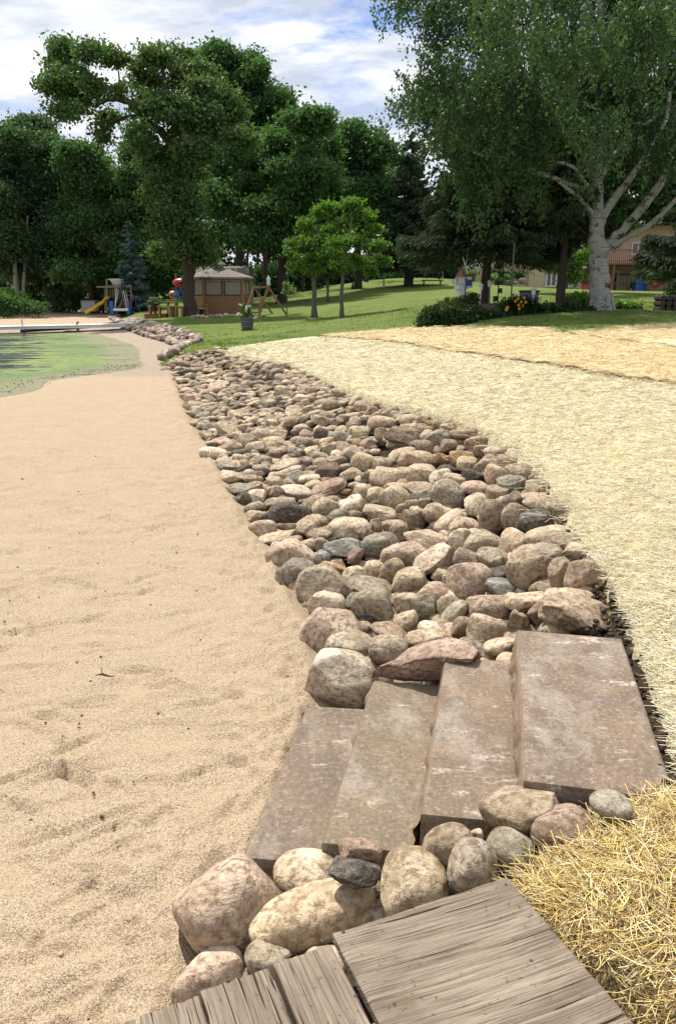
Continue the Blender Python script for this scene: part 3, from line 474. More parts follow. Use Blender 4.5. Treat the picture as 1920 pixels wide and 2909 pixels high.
def slab_stone():
    z4 = lambda x, y, z: (*PZ(760+x/2.24, 1650+y/2.24, z), z)
    top = [z4(690,545,.27),z4(830,500,.32),z4(900,430,.36),z4(1020,385,.39),z4(1160,350,.42),z4(1290,380,.43),z4(1350,440,.42),z4(1310,500,.41),z4(1120,490,.39),z4(950,505,.35),z4(840,545,.30)]
    bot = [z4(640,620,.17),z4(740,560,.2),z4(900,500,.2),z4(1000,440,.2),z4(1160,420,.2),z4(1280,430,.2),z4(1360,500,.2),z4(1330,590,.2),z4(1110,650,.19),z4(930,645,.18),z4(760,630,.17)]
    import bmesh
    b = bmesh.new(); tv = [b.verts.new(p) for p in top]; bv = [b.verts.new(p) for p in bot]; n = len(top)
    b.faces.new(tv[::-1]); b.faces.new(bv)
    for i in range(n): b.faces.new((tv[i], tv[(i+1) % n], bv[(i+1) % n], bv[i]))
    bmesh.ops.triangulate(b, faces=b.faces[:]); bmesh.ops.subdivide_edges(b, edges=b.edges[:], cuts=3, use_grid_fill=True); bmesh.ops.smooth_vert(b, verts=b.verts[:], factor=.35, use_axis_x=True, use_axis_y=True, use_axis_z=True); bmesh.ops.subdivide_edges(b, edges=b.edges[:], cuts=2, use_grid_fill=True); bmesh.ops.triangulate(b, faces=b.faces[:]); bmesh.ops.recalc_face_normals(b, faces=b.faces[:])
    b.verts.ensure_lookup_table(); P = np.array([v.co[:] for v in b.verts]); Nn = np.array([v.normal[:] for v in b.verts]); Fq = np.array([[v.index for v in f.verts] for f in b.faces]); b.free()
    lay = np.abs(((P[:, 2]*1.0+P[:, 0]*.22)*32+1.2*n3(P, 14, 4)) % 1-.5)*2; sidew = np.clip(1-np.abs(Nn[:, 2])*1.3, 0, 1)
    P = P+Nn*(.012*n3(P, 20, 9)+.006*n3(P, 60, 10)-.014*sidew*(lay > .6)+.01*sidew*n3(P*np.array([1, 1, 4]), 22, 12))[:, None]
    c = np.where(sidew[:, None] > .45, np.array([[.20,.115,.095]]), np.array([[.47,.34,.27]])); c = c*(1+.12*n3(P, 25, 5))[:, None]
    o = np_mesh('boulder', P, Fq, M_rock, None, False, {'rcol': c, 'roff': np.zeros((len(P), 3)), 'rvein': np.full(len(P), .5)}, (P[:, 0].mean(), P[:, 1].mean(), .17)); tag(o, LB['r4:7'], 'boulder', 'stones of the shore bank')
slab_stone()
for q in specs:
    if q['k'] == 'r4:7': continue
    sd0 = abs(hash_ := (int(q['x']*13)+int(q['y']*101))) % 100000; r = np.random.default_rng(sd0)
    big = q['w'] > 60; ind = q['k'] in indiv
    V, Fc, ctr, sz = mkrock(q['x'], q['y'], q['w'], q['h'], q['a'], q['c'], q['t'], .35, sd0, 5 if q['w'] > 110 else 4 if q['w'] > 34 else 3, None, 1. if q['k'][:2] in ('r6', 'r7') else .8, q['k'][:2] in ('r6', 'r7', 'r4'), {'r6:2': .15, 'r6:3': .12, 'r6:6': .12, 'r7:0': .055, 'r7:5': .08, 'r7:2': .1, 'r7:3': .06, 'r6:5': .05}.get(q['k'], 0.))
    c = jit(ROCKC[q['c']], r); vein = float(r.random() < (.6 if q['c'] in 'GWDLRB' else .22))*(.5+.5*r.random())
    if ind:
        base = np.array([ctr.x, ctr.y, ctr.z-sz[2]*.8])
        o = np_mesh('boulder' if q['w'] > 90 else 'stone', V, Fc, M_rock, None, True, {'rcol': np.tile(c, (len(V), 1)), 'roff': np.tile(np.r_[r.uniform(0, 50, 3)], (len(V), 1)), 'rvein': np.full(len(V), vein)}, base)
        lab = LB.get(q['k']) or autolabel(q)
        tag(o, lab or f"small {CW[q['c']]} {'angular' if q['t'] else 'rounded'} stone among the packed stones of the bank", 'boulder' if q['w'] > 90 else 'stone', 'stones of the shore bank')
    else: addstuff(V, Fc, c, r, vein)
# lower layer showing through the gaps, and pebbly ends of the bank
ur = np.random.default_rng(5)
def layer(n, y0, y1, s0, s1, dz):
    k_ = 0
    while k_ < n:
        Y_ = y0*math.exp(ur.uniform(0, math.log(y1/y0))); X_ = ur.uniform(-4.6, 1.8)
        a_ = np.array([X_]); b_ = np.array([Y_]); hh, s2, l2, dl2, du2 = hgt(a_, b_, True)
        if s2[0] or l2[0] or dl2[0] < .10 or du2[0] < .07: continue
        if Y_ < 3.7 and X_ > -.45+.0*Y_ and X_ < 1.6 and Y_ > 2.3: continue
        k_ += 1; sz = ur.uniform(s0, s1); V, Fc = rockshape(3, k_*7+int(sz*999), float(ur.random() < .35))
        V = V*sz*np.array([ur.uniform(.8, 1.2), ur.uniform(.7, 1), ur.uniform(.5, .8)]); V = V@np.array(Matrix.Rotation(ur.uniform(0, 6), 3, 'Z')).T+np.array([X_, Y_, hh[0]+dz])
        addstuff(V, Fc, jit(ROCKC[ur.choice(list('TTNNNGPDT'))], ur), ur)
layer(420, 3.7, 9, .06, .11, -.035); layer(800, 9, 23, .07, .12, -.005); layer(60, 1.5, 2.4, .05, .08, -.06)
o = np_mesh('small_stones', np.concatenate(stuffV), np.concatenate(stuffF), M_rock, None, True, {'rcol': np.concatenate(stuffC), 'roff': np.concatenate(stuffO), 'rvein': np.concatenate(stuffN)})
tag(o, 'small and distant stones packed into the gaps of the shore bank', 'stones', kind='stuff')
print('specs', len(specs), 'nolabel', sum(1 for q in specs if q['k'] in indiv and q['k'] not in LB))
# far bank beyond the grass tip
stuffV, stuffF, stuffC, stuffO, stuffN = [], [], [], [], []; nb_ = 0
RL = np.array(RIPL); RU = np.array(RIPU)
def along(Pl, t):
    d = np.r_[0, np.cumsum(np.hypot(*np.diff(Pl, axis=0).T))]; return np.array([np.interp(t*d[-1], d, Pl[:, 0]), np.interp(t*d[-1], d, Pl[:, 1])])
for i in range(520):
    t = ur.random(); a_ = along(RL, t); b_ = along(RU, t); w_ = ur.uniform(.0, 1.05); p = a_*(1-w_)+b_*w_; sz = ur.uniform(.09, .19)
    V, Fc = rockshape(3, 5000+i, float(ur.random() < .3)); V = V*sz*np.array([1, ur.uniform(.7, 1), ur.uniform(.55, .85)]); V = V@np.array(Matrix.Rotation(ur.uniform(0, 6), 3, 'Z')).T+np.array([p[0], p[1], h1(p[0], p[1])+.09])
    c = np.array(ROCKC[ur.choice(list('GGPPWTNDLTR'))]); addstuff(V, Fc, jit(c, ur)*np.array([.95,.97,1.05]), ur)
o = np_mesh('far_stones', np.concatenate(stuffV), np.concatenate(stuffF), M_rock, None, True, {'rcol': np.concatenate(stuffC), 'roff': np.concatenate(stuffO), 'rvein': np.concatenate(stuffN)})
tag(o, 'bank of small grey and pink stones between the far path and the lawn', 'stones', kind='stuff')
# ================================================================ STEPS
m = MT('step_stone', .88, .2)
a = m.noise(2.4, 4, .6); b_ = m.noise(260, 2, .7); c_ = m.noise(55, 4, .75); d_ = m.noise(4.5, 5, .7, m.map((1.2, .7, 1), .2))
oi = N(m.t, 'ShaderNodeObjectInfo')
hue = m.mix(m.ramp(a, (.35, 0), (.65, 1)), (.245,.20,.16), (.31,.25,.185))
hue = m.mix(1., hue, (.70,.655,.62), 'MULTIPLY'); hue = m.mix(.75, hue, oi.outputs['Color'], 'MULTIPLY'); 
hue = m.mix(m.ramp(d_, (.50, 0), (.66, .8)), hue, (.33,.28,.23))
hue = m.mix(m.ramp(m.noise(6.5, 5, .7), (.50, 0), (.66, .55)), hue, (.33,.235,.15)); hue = m.mix(m.ramp(m.noise(9, 6, .75), (.30, .6), (.45, 0)), hue, (.15,.125,.115)); hue = m.mix(m.ramp(c_, (.54, 0), (.68, .6)), hue, (.44,.38,.30)); hue = m.mix(m.ramp(c_, (.32, .75), (.45, 0)), hue, (.10,.08,.068)); hue = m.mix(m.ramp(b_, (.30, .8), (.42, 0)), hue, (.06,.048,.04))
stn = m.noise(3.4, 6, .72, m.map((1, 3.2, 1), .12)); hue = m.mix(m.mth('MULTIPLY', m.ramp(stn, (.60, 0), (.68, .8)), m.ramp(c_, (.38, .1), (.55, 1))), hue, (.66,.58,.50))
hue = m.mix(m.attr('rough_face', 'Fac'), hue, m.mix(c_, (.12,.085,.055), (.36,.26,.18)))
m.col(hue); m.bump(c_, .4, .01).bump(b_, .5, .004).bump(m.noise(18, 5, .7), .12, .02); M_step = m.m
def step(z, th_, pts, label, colr, seed):
    """pts: far-left, far-right, near-right, near-left top corners in the world"""
    nx, ny, nz = 30, 70, 8; fl, fr, nr, nl = [np.array(p) for p in pts]; rr_ = np.random.default_rng(seed)
    vs, fs, rf = [], [], []
    def top(u, v): return (fl*(1-u)+fr*u)*(1-v)+(nl*(1-u)+nr*u)*v
    def face(fn, a, b, rough):
        b0 = len(vs)
        for i in range(a+1):
            for j in range(b+1): vs.append(fn(i/a, j/b)); rf.append(rough)
        for i in range(a):
            for j in range(b): fs.append((b0+i*(b+1)+j, b0+(i+1)*(b+1)+j, b0+(i+1)*(b+1)+j+1, b0+i*(b+1)+j+1))
    ax = (fr-fl)/np.linalg.norm(fr-fl); ay = (nl-fl)/np.linalg.norm(nl-fl)
    def wob(v, s2, a): return a*(float(vnoise(np.array([v*14.]), np.array([s2*7.+seed]), seed)[0])-.5)
    def chip(v, w): return .016*max(0, float(fbm(np.array([v*11.]), np.array([w*5.]), 3, seed+5)[0])-.42)*3
    def P3(xy, z_): return (xy[0], xy[1], z_)
    ed = .007
    def ftop(u, v):
        p = top(u, v); e_ = min(u*np.linalg.norm(fr-fl), (1-u)*np.linalg.norm(fr-fl), v*1.2, (1-v)*1.2); 
        if u == 0: p = p+ax*(.004+chip(v, 0)*.6)
        dz_ = -.006*max(0, 1-e_/ed)
        return P3(p, z+dz_+.002*(float(vnoise(np.array([p[0]*9]), np.array([p[1]*9]), seed)[0])-.5))
    face(ftop, nx*2, ny, 0)
    def fleft(u, v):
        p = top(0, u)+ax*(.004+chip(u, 0)*.6 if v == 0 else 0)-ax*(.028*(float(fbm(np.array([u*16.]), np.array([v*2.5+seed]), 4, seed)[0])-.5)*2*min(1, v*3)+ .012*min(1, v*2)); return P3(p, z-.006-v*th_)
    face(fleft, ny, nz*2, 1.)
    def fnear(u, v): p = top(u, 1); return P3(p+ay*.003*(v > 0), z-.006-v*th_)
    face(fnear, nx, nz, .0)
    def fright(u, v): p = top(1, 1-u); return P3(p, z-.006-v*th_)
    face(fright, ny, nz, 1.)
    def ffar(u, v): p = top(1-u, 0); return P3(p, z-.006-v*th_)
    face(ffar, nx, nz, .0)
    # close the underside
    zb = z-.006-th_; b0 = len(vs)
    for p in (fl, fr, nr, nl): vs.append(P3(p, zb)); rf.append(0)
    fs.append((b0, b0+1, b0+2, b0+3))
    c0 = (fl+fr+nr+nl)/4
    o = np_mesh('stone_step', np.array(vs), np.array(fs), M_step, None, False, {'rough_face': np.array(rf)}, (c0[0], c0[1], zb)); o.color = (*colr, 1)
    return tag(o, label, 'step', 'concrete slab steps from the sand up to the grass')
def ext(p, q, L): d = (np.array(q)-np.array(p)); return tuple(np.array(p)+d/np.linalg.norm(d)*L)
z1, z2, z3, z4 = .062, .205, .365, .525
def corner(px, py, z): return np.array(PZ(px, py, z))
def mkstep(z, th_, a, b, c, wid, label, colr, seed):
    fl = corner(*a, z); nl = corner(*b, z); ax = corner(*c, z)-fl; ax /= np.linalg.norm(ax)
    return step(z, th_, (fl, fl+ax*wid, nl+ax*wid, nl), label, colr, seed)
mkstep(z1, .14, (872,2003), (690,2432), (1027,2012), .44, 'lowest grey slab step lying level with the sand', (.97,.95,.96), 1)
mkstep(z2, .15, (1060,1930), (915,2390), (1245,1945), .44, 'second slab step, olive-tan, just above the lowest one', (1.05,1.07,.95), 2)
mkstep(z3, .165, (1263,1863), (1195,2308), (1455,1876), .44, 'third slab step with a white scuffed band across it', (1.04,.98,.93), 3)
mkstep(z4, .165, (1467,1786), (1487,2213), (1785,1814), .46, 'top slab step, widest in view, beside the straw', (1.02,.96,.95), 4)
# ================================================================ DOCK
m = MT('old_wood', .85, .18)
gx = m.attr('gr', 'Vector')
s1 = m.noise(1., 7, .68, m.map((.9, 120, 1), 0, gx), .08); s2 = m.noise(1., 4, .7, m.map((5, 260, 1), 0, gx), .2); s3 = m.noise(1., 5, .6, m.map((3., 9, 1), 0, gx), .8)
cr = m.noise(1., 3, .55, m.map((1.8, 95, 1), 0, gx), .4)
k = m.mix(m.ramp(s3, (.30, 0), (.70, 1)), (.19,.145,.105), (.35,.285,.215)); k = m.mix(m.ramp(s1, (.34, .55), (.52, 0)), k, (.115,.085,.055)); k = m.mix(m.ramp(s2, (.38, .9), (.53, 0)), k, (.10,.075,.055)); k = m.mix(m.ramp(s1, (.56, 0), (.74, .6)), k, (.44,.375,.285))
k = m.mix(m.ramp(cr, (.345, 1), (.375, 0)), k, (.022,.016,.012)); k = m.mix(m.ramp(m.noise(9, 5, .7), (.6, 0), (.75, .6)), k, (.13,.105,.06)); k = m.mix(m.ramp(m.noise(70, 2, .7), (.27, .8), (.36, 0)), k, (.06,.045,.03))
m.col(k); m.bump(s1, .6, .006).bump(cr, .7, .006).bump(s2, .4, .002); M_wood = m.m
M_nail = plain('nail', (.07,.05,.04), .8, .3, 80)
DZ = .565; O2 = np.array(PZ(945,2650,DZ)); E1 = np.array(PZ(1440,2490,DZ))-O2; PWID = float(np.linalg.norm(E1)); E1 /= PWID; E2 = np.array([E1[1], -E1[0]])
dock = thing('dock', (O2[0]+E2[0]*.5, O2[1]+E2[1]*.5, 0.1), 'weathered grey wooden dock end of planks and a wide panel above the boulders', 'dock')
def board(name, a0, a1, b0, b1, z, th_, along2, seed, parent=dock, rag=.006):
    """a along E1, b along E2; grain along E2 if along2"""
    nx, ny = 60, 90; rr_ = np.random.default_rng(seed); vs, fs, gr_ = [], [], []
    A_ = np.linspace(a0, a1, nx+1); B_ = np.linspace(b0, b1, ny+1)
    so = seed*3.7
    def pos(a, b, zz, edge=False):
        bb = b+(rag*(float(fbm(np.array([a*60+so]), np.array([.5]), 3, seed)[0])*2-1) if b == b0 and along2 else rag*.7*(float(fbm(np.array([a*14+so]), np.array([.5]), 3, seed)[0])*2-1) if b == b0 else 0)
        aa = a+(rag*.5*(float(fbm(np.array([b*20+so]), np.array([2.5]), 2, seed)[0])*2-1) if a in (a0, a1) else 0)
        p = O2+E1*aa+E2*bb; return (p[0], p[1], zz)
    g_ = (lambda a, b: (b+so, a+so, 0)) if along2 else (lambda a, b: (a+so, b+so+.02*math.sin(a*4+seed), 0))
    for a in A_:
        for b in B_:
            e_ = min(a-a0, a1-a, b-b0); vs.append(pos(a, b, z-(.004 if e_ < 1e-6 else 0)+.0002*math.sin(a*40+seed))); gr_.append(g_(a, b))
    for i in range(nx):
        for j in range(ny): q = i*(ny+1)+j; fs.append((q, q+1, q+ny+2, q+ny+1))
    def side(pts, dep):
        b_0 = len(vs)
        for a, b in pts:
            for k_ in range(3): vs.append(pos(a, b, z-.004-th_*k_/2)); gr_.append((g_(a, b)[0], g_(a, b)[1]+th_*k_/2, 0))
        for i in range(len(pts)-1):
            for k_ in range(2): q = b_0+i*3+k_; fs.append((q, q+1, q+4, q+3))
    side([(a, b0) for a in A_], th_); side([(a0, b) for b in B_][::-1], th_); side([(a1, b) for b in B_], th_); side([(a, b1) for a in A_][::-1], th_)
    bq = len(vs); 
    for a, b in ((a0, b0), (a1, b0), (a1, b1), (a0, b1)): vs.append(pos(a, b, z-.004-th_)); gr_.append((0, 0, 0))
    fs.append((bq, bq+1, bq+2, bq+3))
    V = np.array(vs)-np.array(parent.location)
    o = np_mesh(name, V, np.array(fs), M_wood, parent, False)
    a_ = o.data.attributes.new('gr', 'FLOAT_VECTOR', 'POINT'); a_.data.foreach_set('vector', np.array(gr_, np.float32).ravel()); return o
pn = board('panel', 0., PWID, 0, 1.35, DZ, .022, False, 3)
bb_ = .015
tag(board('plank', -.155, -.012, bb_, 1.3, DZ-.012, .038, True, 4)); board('plank', -.325, -.168, bb_+.01, 1.3, DZ-.012, .038, True, 5); board('plank', -.46, -.333, bb_+.02, 1.3, DZ-.014, .038, True, 6); board('plank', -.62, -.472, bb_+.025, 1.3, DZ-.012, .038, True, 8)
jb = MB()
for b in (.12, .75): 
    p = O2+E1*(-.6)+E2*b; q = O2+E1*(PWID-.03)+E2*b; jb.bar((p[0], p[1], DZ-.012-.05-.045), (q[0], q[1], DZ-.012-.05-.045), .04, .08)
o = jb.build('joist', M_wood, None); o.data.transform(Matrix.Translation(-Vector(dock.location))); o.parent = dock
for (px, py, zz_) in [(1436,2512,DZ),(975,2645,DZ),(1565,2637,DZ),(1120,2852,DZ),(1508,2728,DZ),(915,2672,DZ-.012),(1010,2828,DZ-.012),(738,2746,DZ-.012),(648,2783,DZ-.012)]:
    p = PZ(px, py, zz_+.001); nb2 = MB().lathe((p[0], p[1], zz_-.002), [(.0045, 0), (.0045, .0022), (.003, .0028)], 10); o = nb2.build('nail', M_nail, None); o.data.transform(Matrix.Translation(-Vector(dock.location))); o.parent = dock
# ================================================================ STRAW
def strawmat(name, c1, c2, dark, k1=.5):
    m = MT(name, .75, .25); mm = None
    for i, (rot, s) in enumerate(((.5, 1), (2.0, 1.1), (2.9, .9), (1.25, 1.2))):
        n = m.noise(1., 2, .5, m.map((7*s, 85*s, 30), rot), .3); r = m.ramp(n, (.50, 0), (.60, 1)); mm = r if mm is None else m.mix(.5, mm, r, 'LIGHTEN') if i else r
        if mm is not None and i: mm = m.mix(1., mm, r, 'LIGHTEN')
    k = m.mix(m.noise(18, 3, .6), c1, c2); k = m.mix(m.ramp(mm, (.05, k1), (.5, 0)), k, dark); k = m.mix(m.ramp(m.noise(.8, 4, .6), (.4, .0), (.7, .35)), k, tuple(x*.8 for x in c1))
    m.col(k); m.bump(mm, .6, .02); return m.m
M_mat1 = strawmat('straw_pale', (.60,.51,.31), (.73,.64,.43), (.20,.145,.075), .8); M_mat2 = strawmat('straw_gold', (.64,.50,.28), (.74,.60,.37), (.36,.24,.11), .45)
m = MT('straw_stalk', .72, .2); rc_ = m.attr('scol'); m.col(rc_); M_stalk = m.m
BL = PZ(1100,979,.86)
def pz(px, py): g_ = GZ(px, py); return (g_.x, g_.y)
line1 = [pz(*p) for p in [(905,962),(1000,970),(1100,979),(1168,987),(1361,1021),(1480,1042),(1623,1063),(1822,1097),(1920,1112)]]+[(7.5,7.2)]
line2 = [pz(*p) for p in [(1590,957),(1602,960),(1727,979),(1920,1003)]]+[(9.5,12)]
top1 = [pz(*p) for p in [(660,993),(760,978),(840,967),(905,958)]]; top2 = [pz(*p) for p in [(925,957),(1000,952),(1100,945),(1190,940),(1250,937),(1330,939),(1450,940),(1544,944),(1580,953)]]; top3 = [pz(*p) for p in [(1610,957),(1670,951),(1780,939),(1920,933),(2050,928)]]+[(13,17)]
UB = [PZ(1800,1790,.5),PZ(1758,1690,.5)]+[p for p in UPN if p[1] > 4.3]; 
P1 = UB[:]+[PZ(640,1003,.42)]+top1+line1+[(7.5,1.5),(1.95,1.5),PZ(2010,2300,.55),PZ(1948,2130,.52),PZ(1880,1960,.5)]
P2 = top2+line2[::1]+[(9.5,10.5)]+line1[::-1]
P3 = top3+[(13,12)]+line2[::-1]
def blanket(name, P, lift, mat, label, seed):
    P = np.array(P); x0, x1 = P[:, 0].min()-.3, P[:, 0].max()+.3
    X, Y = grid(-.35, .95, 420, 1.2, min(30, P[:, 1].max()+1.5), .0085, .8)
    d = sdf(X, Y, P)+.05*(fbm(X*9, Y*9, 3, seed)-.5)
    Z = land(X, Y)+lift*.4+np.clip(d/.05, -1, 1)*lift*.6+np.where(d < -.02, np.maximum(d*2, -.3), 0)+.03*(fbm(X*1.6, Y*1.6, 3, 8)-.5)+.018*(fbm(X*9, Y*9, 2, seed+3)-.5)
    o = sheet(name, X, Y, Z, d > -.07, mat); return tag(o, label, 'straw mat', 'straw erosion mats on the bank')
blanket('straw_mat', P1, .065, M_mat1, 'pale straw mat nearest the stones, the widest of the three', 11)
blanket('straw_mat', P2, .085, M_mat2, 'golden straw mat lying in the middle, beyond the pale one', 12)
blanket('straw_mat', P3, .075, M_mat2, 'farthest golden straw mat at the right edge, against the lawn', 13)
def seam(pts, name, label):
    s_ = [];
    for i in range(len(pts)-1):
        for t in np.linspace(0, 1, 14)[:-1]: s_.append((pts[i][0]*(1-t)+pts[i+1][0]*t, pts[i][1]*(1-t)+pts[i+1][1]*t))
    s_ = [(x, y+.03*math.sin(x*9)*.5, float(land(x, y))+.085+.012*math.sin(i*.9)) for i, (x, y) in enumerate(s_)]
    tag(MB().tube(s_, .016, 5).build(name, plain('seam', (.16,.10,.04), .9, .4, 30), None, s_[0]), label, 'mat edge')
seam(line1, 'rolled_mat_edge', 'dark rolled edge between the pale mat and the golden one'); seam(line2, 'rolled_mat_edge', 'dark rolled edge between the two golden mats')
# heap of loose straw in front of the top step
HP = [PZ(a, b, .5) for a, b in [(1465,2480),(1530,2465),(1600,2420),(1690,2350),(1760,2320),(1820,2300),(1930,2290)]]+[(1.5,1.9),(1.5,-.6),(1.0,-.6),(.95,.9)]+[PZ(a, b, .5) for a, b in [(1885,2909),(1640,2690)]]
def heapz(x, y): d = sdf(x, y, HP); return land(x, y)+.02+np.where(d > 0, .06*(1-np.exp(-np.maximum(d, 0)/.2))+.05*(fbm(x*3.3, y*3.3, 2, 72)-.5), d*1.5)+.05*(fbm(x*6, y*6, 3, 71)-.5)
xs = np.linspace(.3, 1.6, 90); ys = np.linspace(-.6, 2.6, 200); Xh, Yh = np.meshgrid(xs, ys); dh = sdf(Xh, Yh, HP)
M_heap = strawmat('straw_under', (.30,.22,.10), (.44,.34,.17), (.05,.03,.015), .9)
def stalks(n, px, py, pz_, L, wd, tilt, cols, r, curl=.25, segs=3, heads=None):
    th = r.uniform(0, 2*np.pi, n) if heads is None else heads; el = r.normal(0, tilt, n); d = np.stack([np.cos(th)*np.cos(el), np.sin(th)*np.cos(el), np.sin(el)], 1)
    sdv = np.stack([-np.sin(th), np.cos(th), r.normal(0, .5, n)], 1); sdv /= np.linalg.norm(sdv, axis=1)[:, None]; bend = (np.stack([-np.sin(th), np.cos(th), np.zeros(n)], 1)*r.normal(0, curl, n)[:, None]+np.stack([0*th, 0*th, r.normal(-.05, curl*.5, n)], 1))
    c = np.stack([px, py, pz_], 1); Vs = []
    up = np.cross(d, sdv)
    for i in range(segs+1):
        t = i/segs-.5; p = c+d*(L*t)[:, None]+bend*(L*(t*t-.08))[:, None]
        for k_, (a, b) in enumerate(((1, 0), (-.5, .75), (-.5, -.75))): Vs.append(p+sdv*(wd*a*.6)[:, None]+up*(wd*b*.6)[:, None])
    V = np.stack(Vs, 1).reshape(-1, 3); b0 = np.arange(n)*(3*(segs+1)); Fs = []
    for i in range(segs):
        for k_ in range(3): Fs.append(np.stack([b0+i*3+k_, b0+i*3+(k_+1) % 3, b0+(i+1)*3+(k_+1) % 3, b0+(i+1)*3+k_], 1))
    return V, np.concatenate(Fs), np.repeat(cols, 3*(segs+1), 0)
def scol(n, r, pal, w):
    c = np.array(pal)[r.choice(len(pal), n, p=np.array(w)/sum(w))]; return np.clip(c*r.uniform(.75, 1.2, n)[:, None], 0, .9)
PAL = [(.74,.58,.26),(.66,.48,.18),(.82,.72,.45),(.50,.36,.17),(.26,.17,.08),(.80,.62,.20)]
r = np.random.default_rng(3)
pts = []
while len(pts) < 21000:
    x = r.uniform(.3, 1.6, 4000); y = r.uniform(.2, 2.6, 4000); d = sdf(x, y, HP); kx = (d > -.05+.05*r.random(4000)); pts += list(zip(x[kx], y[kx]))
pts = np.array(pts[:21000]); n = len(pts); hz = heapz(pts[:, 0], pts[:, 1])
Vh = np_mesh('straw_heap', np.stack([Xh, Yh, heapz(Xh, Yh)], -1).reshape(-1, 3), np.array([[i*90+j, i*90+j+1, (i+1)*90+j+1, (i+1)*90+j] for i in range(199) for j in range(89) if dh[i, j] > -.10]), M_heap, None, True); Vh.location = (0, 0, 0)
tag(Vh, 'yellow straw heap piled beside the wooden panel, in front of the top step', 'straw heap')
loc_h = (vnoise(pts[:, 0]*5, pts[:, 1]*5, 4)-.5)*5
V, Fq, Cq = stalks(n, pts[:, 0], pts[:, 1], hz+r.uniform(-.010, .02, n), r.uniform(.03, .20, n), r.uniform(.0010, .0031, n), .11, scol(n, r, PAL, [4, 3, 3, 3, 2.4, 1.6]), r, .55, 4, loc_h+r.normal(0, .7, n))
o = np_mesh('loose_straw', V, Fq, M_stalk, Vh, False, {'scol': Cq}); o['kind'] = 'stuff'
# stalks lying all over the pale mat (sampled denser close by)
def matstalks(P, n, y0, y1, wmin, pal, wts, seed, lift=.06):
    r = np.random.default_rng(seed); got = 0; px_, py_ = [], []
    P = np.array(P)
    while got < n:
        Yr = y0*np.exp(r.uniform(0, math.log(y1/y0), 20000)); u = r.uniform(-.25, .62, 20000); Xr = u*(Yr+.3); d = sdf(Xr, Yr, P); k_ = d > -.03-.22*((r.random(20000) < .03) & (Yr > 4.4)); px_.append(Xr[k_]); py_.append(Yr[k_]); got += k_.sum()
    X_ = np.concatenate(px_)[:n]; Y_ = np.concatenate(py_)[:n]; dist = np.hypot(X_, Y_)+.5
    L = r.uniform(.05, .17, n)*(1+dist*.04); wd = np.maximum(.0022, dist*wmin)*r.uniform(.6, 1.2, n)
    Z_ = land(X_, Y_)+lift+.03*(fbm(X_*1.6, Y_*1.6, 3, 8)-.5)+r.uniform(-.004, .02, n)
    return stalks(n, X_, Y_, Z_, L, wd, .10, scol(n, r, pal, wts), r, .25, 2)
PP = [(.86,.78,.56),(.82,.71,.42),(.89,.83,.66),(.66,.55,.33),(.40,.31,.18),(.88,.76,.40)]
V, Fq, Cq = matstalks(P1, 62000, 2.0, 21, .00042, PP, [5, 3, 4, 1.6, 1.3, 1.2], 21)
PG = [(.78,.60,.31),(.86,.70,.42),(.88,.79,.57),(.54,.41,.23)]
V2, F2, C2 = matstalks(P2, 13000, 7, 24, .00042, PG, [4, 4, 2, 1], 22, .085); V3, F3, C3 = matstalks(P3, 5000, 12, 24, .00042, PG, [4, 4, 2, 1], 23, .075)
F2 = F2+len(V); F3 = F3+len(V)+len(V2)
o = np_mesh('scattered_straw', np.concatenate([V, V2, V3]), np.concatenate([Fq, F2, F3]), M_stalk, None, False, {'scol': np.concatenate([Cq, C2, C3])}); tag(o, 'loose straw stalks strewn over the mats and their edges', 'straw', kind='stuff')
# clods of dark soil along the bare strip, pebbles and bits on the sand
def bits(name, label, cat, n, gen, s0, s1, pal, seed, emb=.3):
    r = np.random.default_rng(seed); Vs, Fs, Cs = [], [], []; b = 0; T, Ft = rockshape(2, 77, .6)
    for i in range(n):
        p = gen(r); s = r.uniform(s0, s1); V = T*s*np.array([1, r.uniform(.6, 1), r.uniform(.5, .8)]); V = V@np.array(Matrix.Rotation(r.uniform(0, 6), 3, 'Z')).T+np.array(p)+np.array([0, 0, s*emb]); Vs.append(V); Fs.append(Ft+b); b += len(V); Cs.append(np.tile(np.array(pal[r.integers(len(pal))])*r.uniform(.7, 1.2), (len(V), 1)))
    o = np_mesh(name, np.concatenate(Vs), np.concatenate(Fs), M_rock, None, True, {'rcol': np.concatenate(Cs), 'roff': np.zeros((b, 3)), 'rvein': np.zeros(b)}); tag(o, label, cat, kind='stuff'); return o
def g1(r):
    Us = [p for p in UPN if 2.0 < p[1] < 7]; t = r.uniform(0, len(Us)-1.001); i = int(t); f_ = t-i; x = Us[i][0]*(1-f_)+Us[i+1][0]*f_+r.normal(-.03, .05); y = Us[i][1]*(1-f_)+Us[i+1][1]*f_; return (x, y, h1(x, y)+.0)
bits('soil_clods', 'dark crumbly soil in the strip between the top step and the straw', 'soil', 420, g1, .006, .022, [(.05,.035,.025),(.09,.065,.045),(.03,.02,.015)], 31)
def g2(r): y = 1.5*math.exp(r.uniform(0, 2.1)); x = r.uniform(-.46, .02)*y; return (x, y, h1(x, y)+.03*0)
bits('pebbles', 'tiny dark pebbles and grit scattered on the sand', 'pebbles', 260, g2, .003, .009, [(.18,.13,.10),(.25,.19,.14),(.34,.24,.17),(.45,.38,.3)], 32, .9)
tw = GZ(296, 1925); M_twig = plain('twig', (.10,.065,.04), .9, .3, 40)
root = thing('twig', tw, 'small dark forked twig lying on the sand', 'twig')
MB().tube([(-.045, 0, .012), (-.01, .01, .018), (.03, -.005, .012), (.055, .005, .006)], [.003, .005, .004, .002], 6).tube([(-.01, .01, .018), (-.02, .03, .035), (-.015, .04, .045)], [.003, .002, .001], 5).build('stick', M_twig, root)
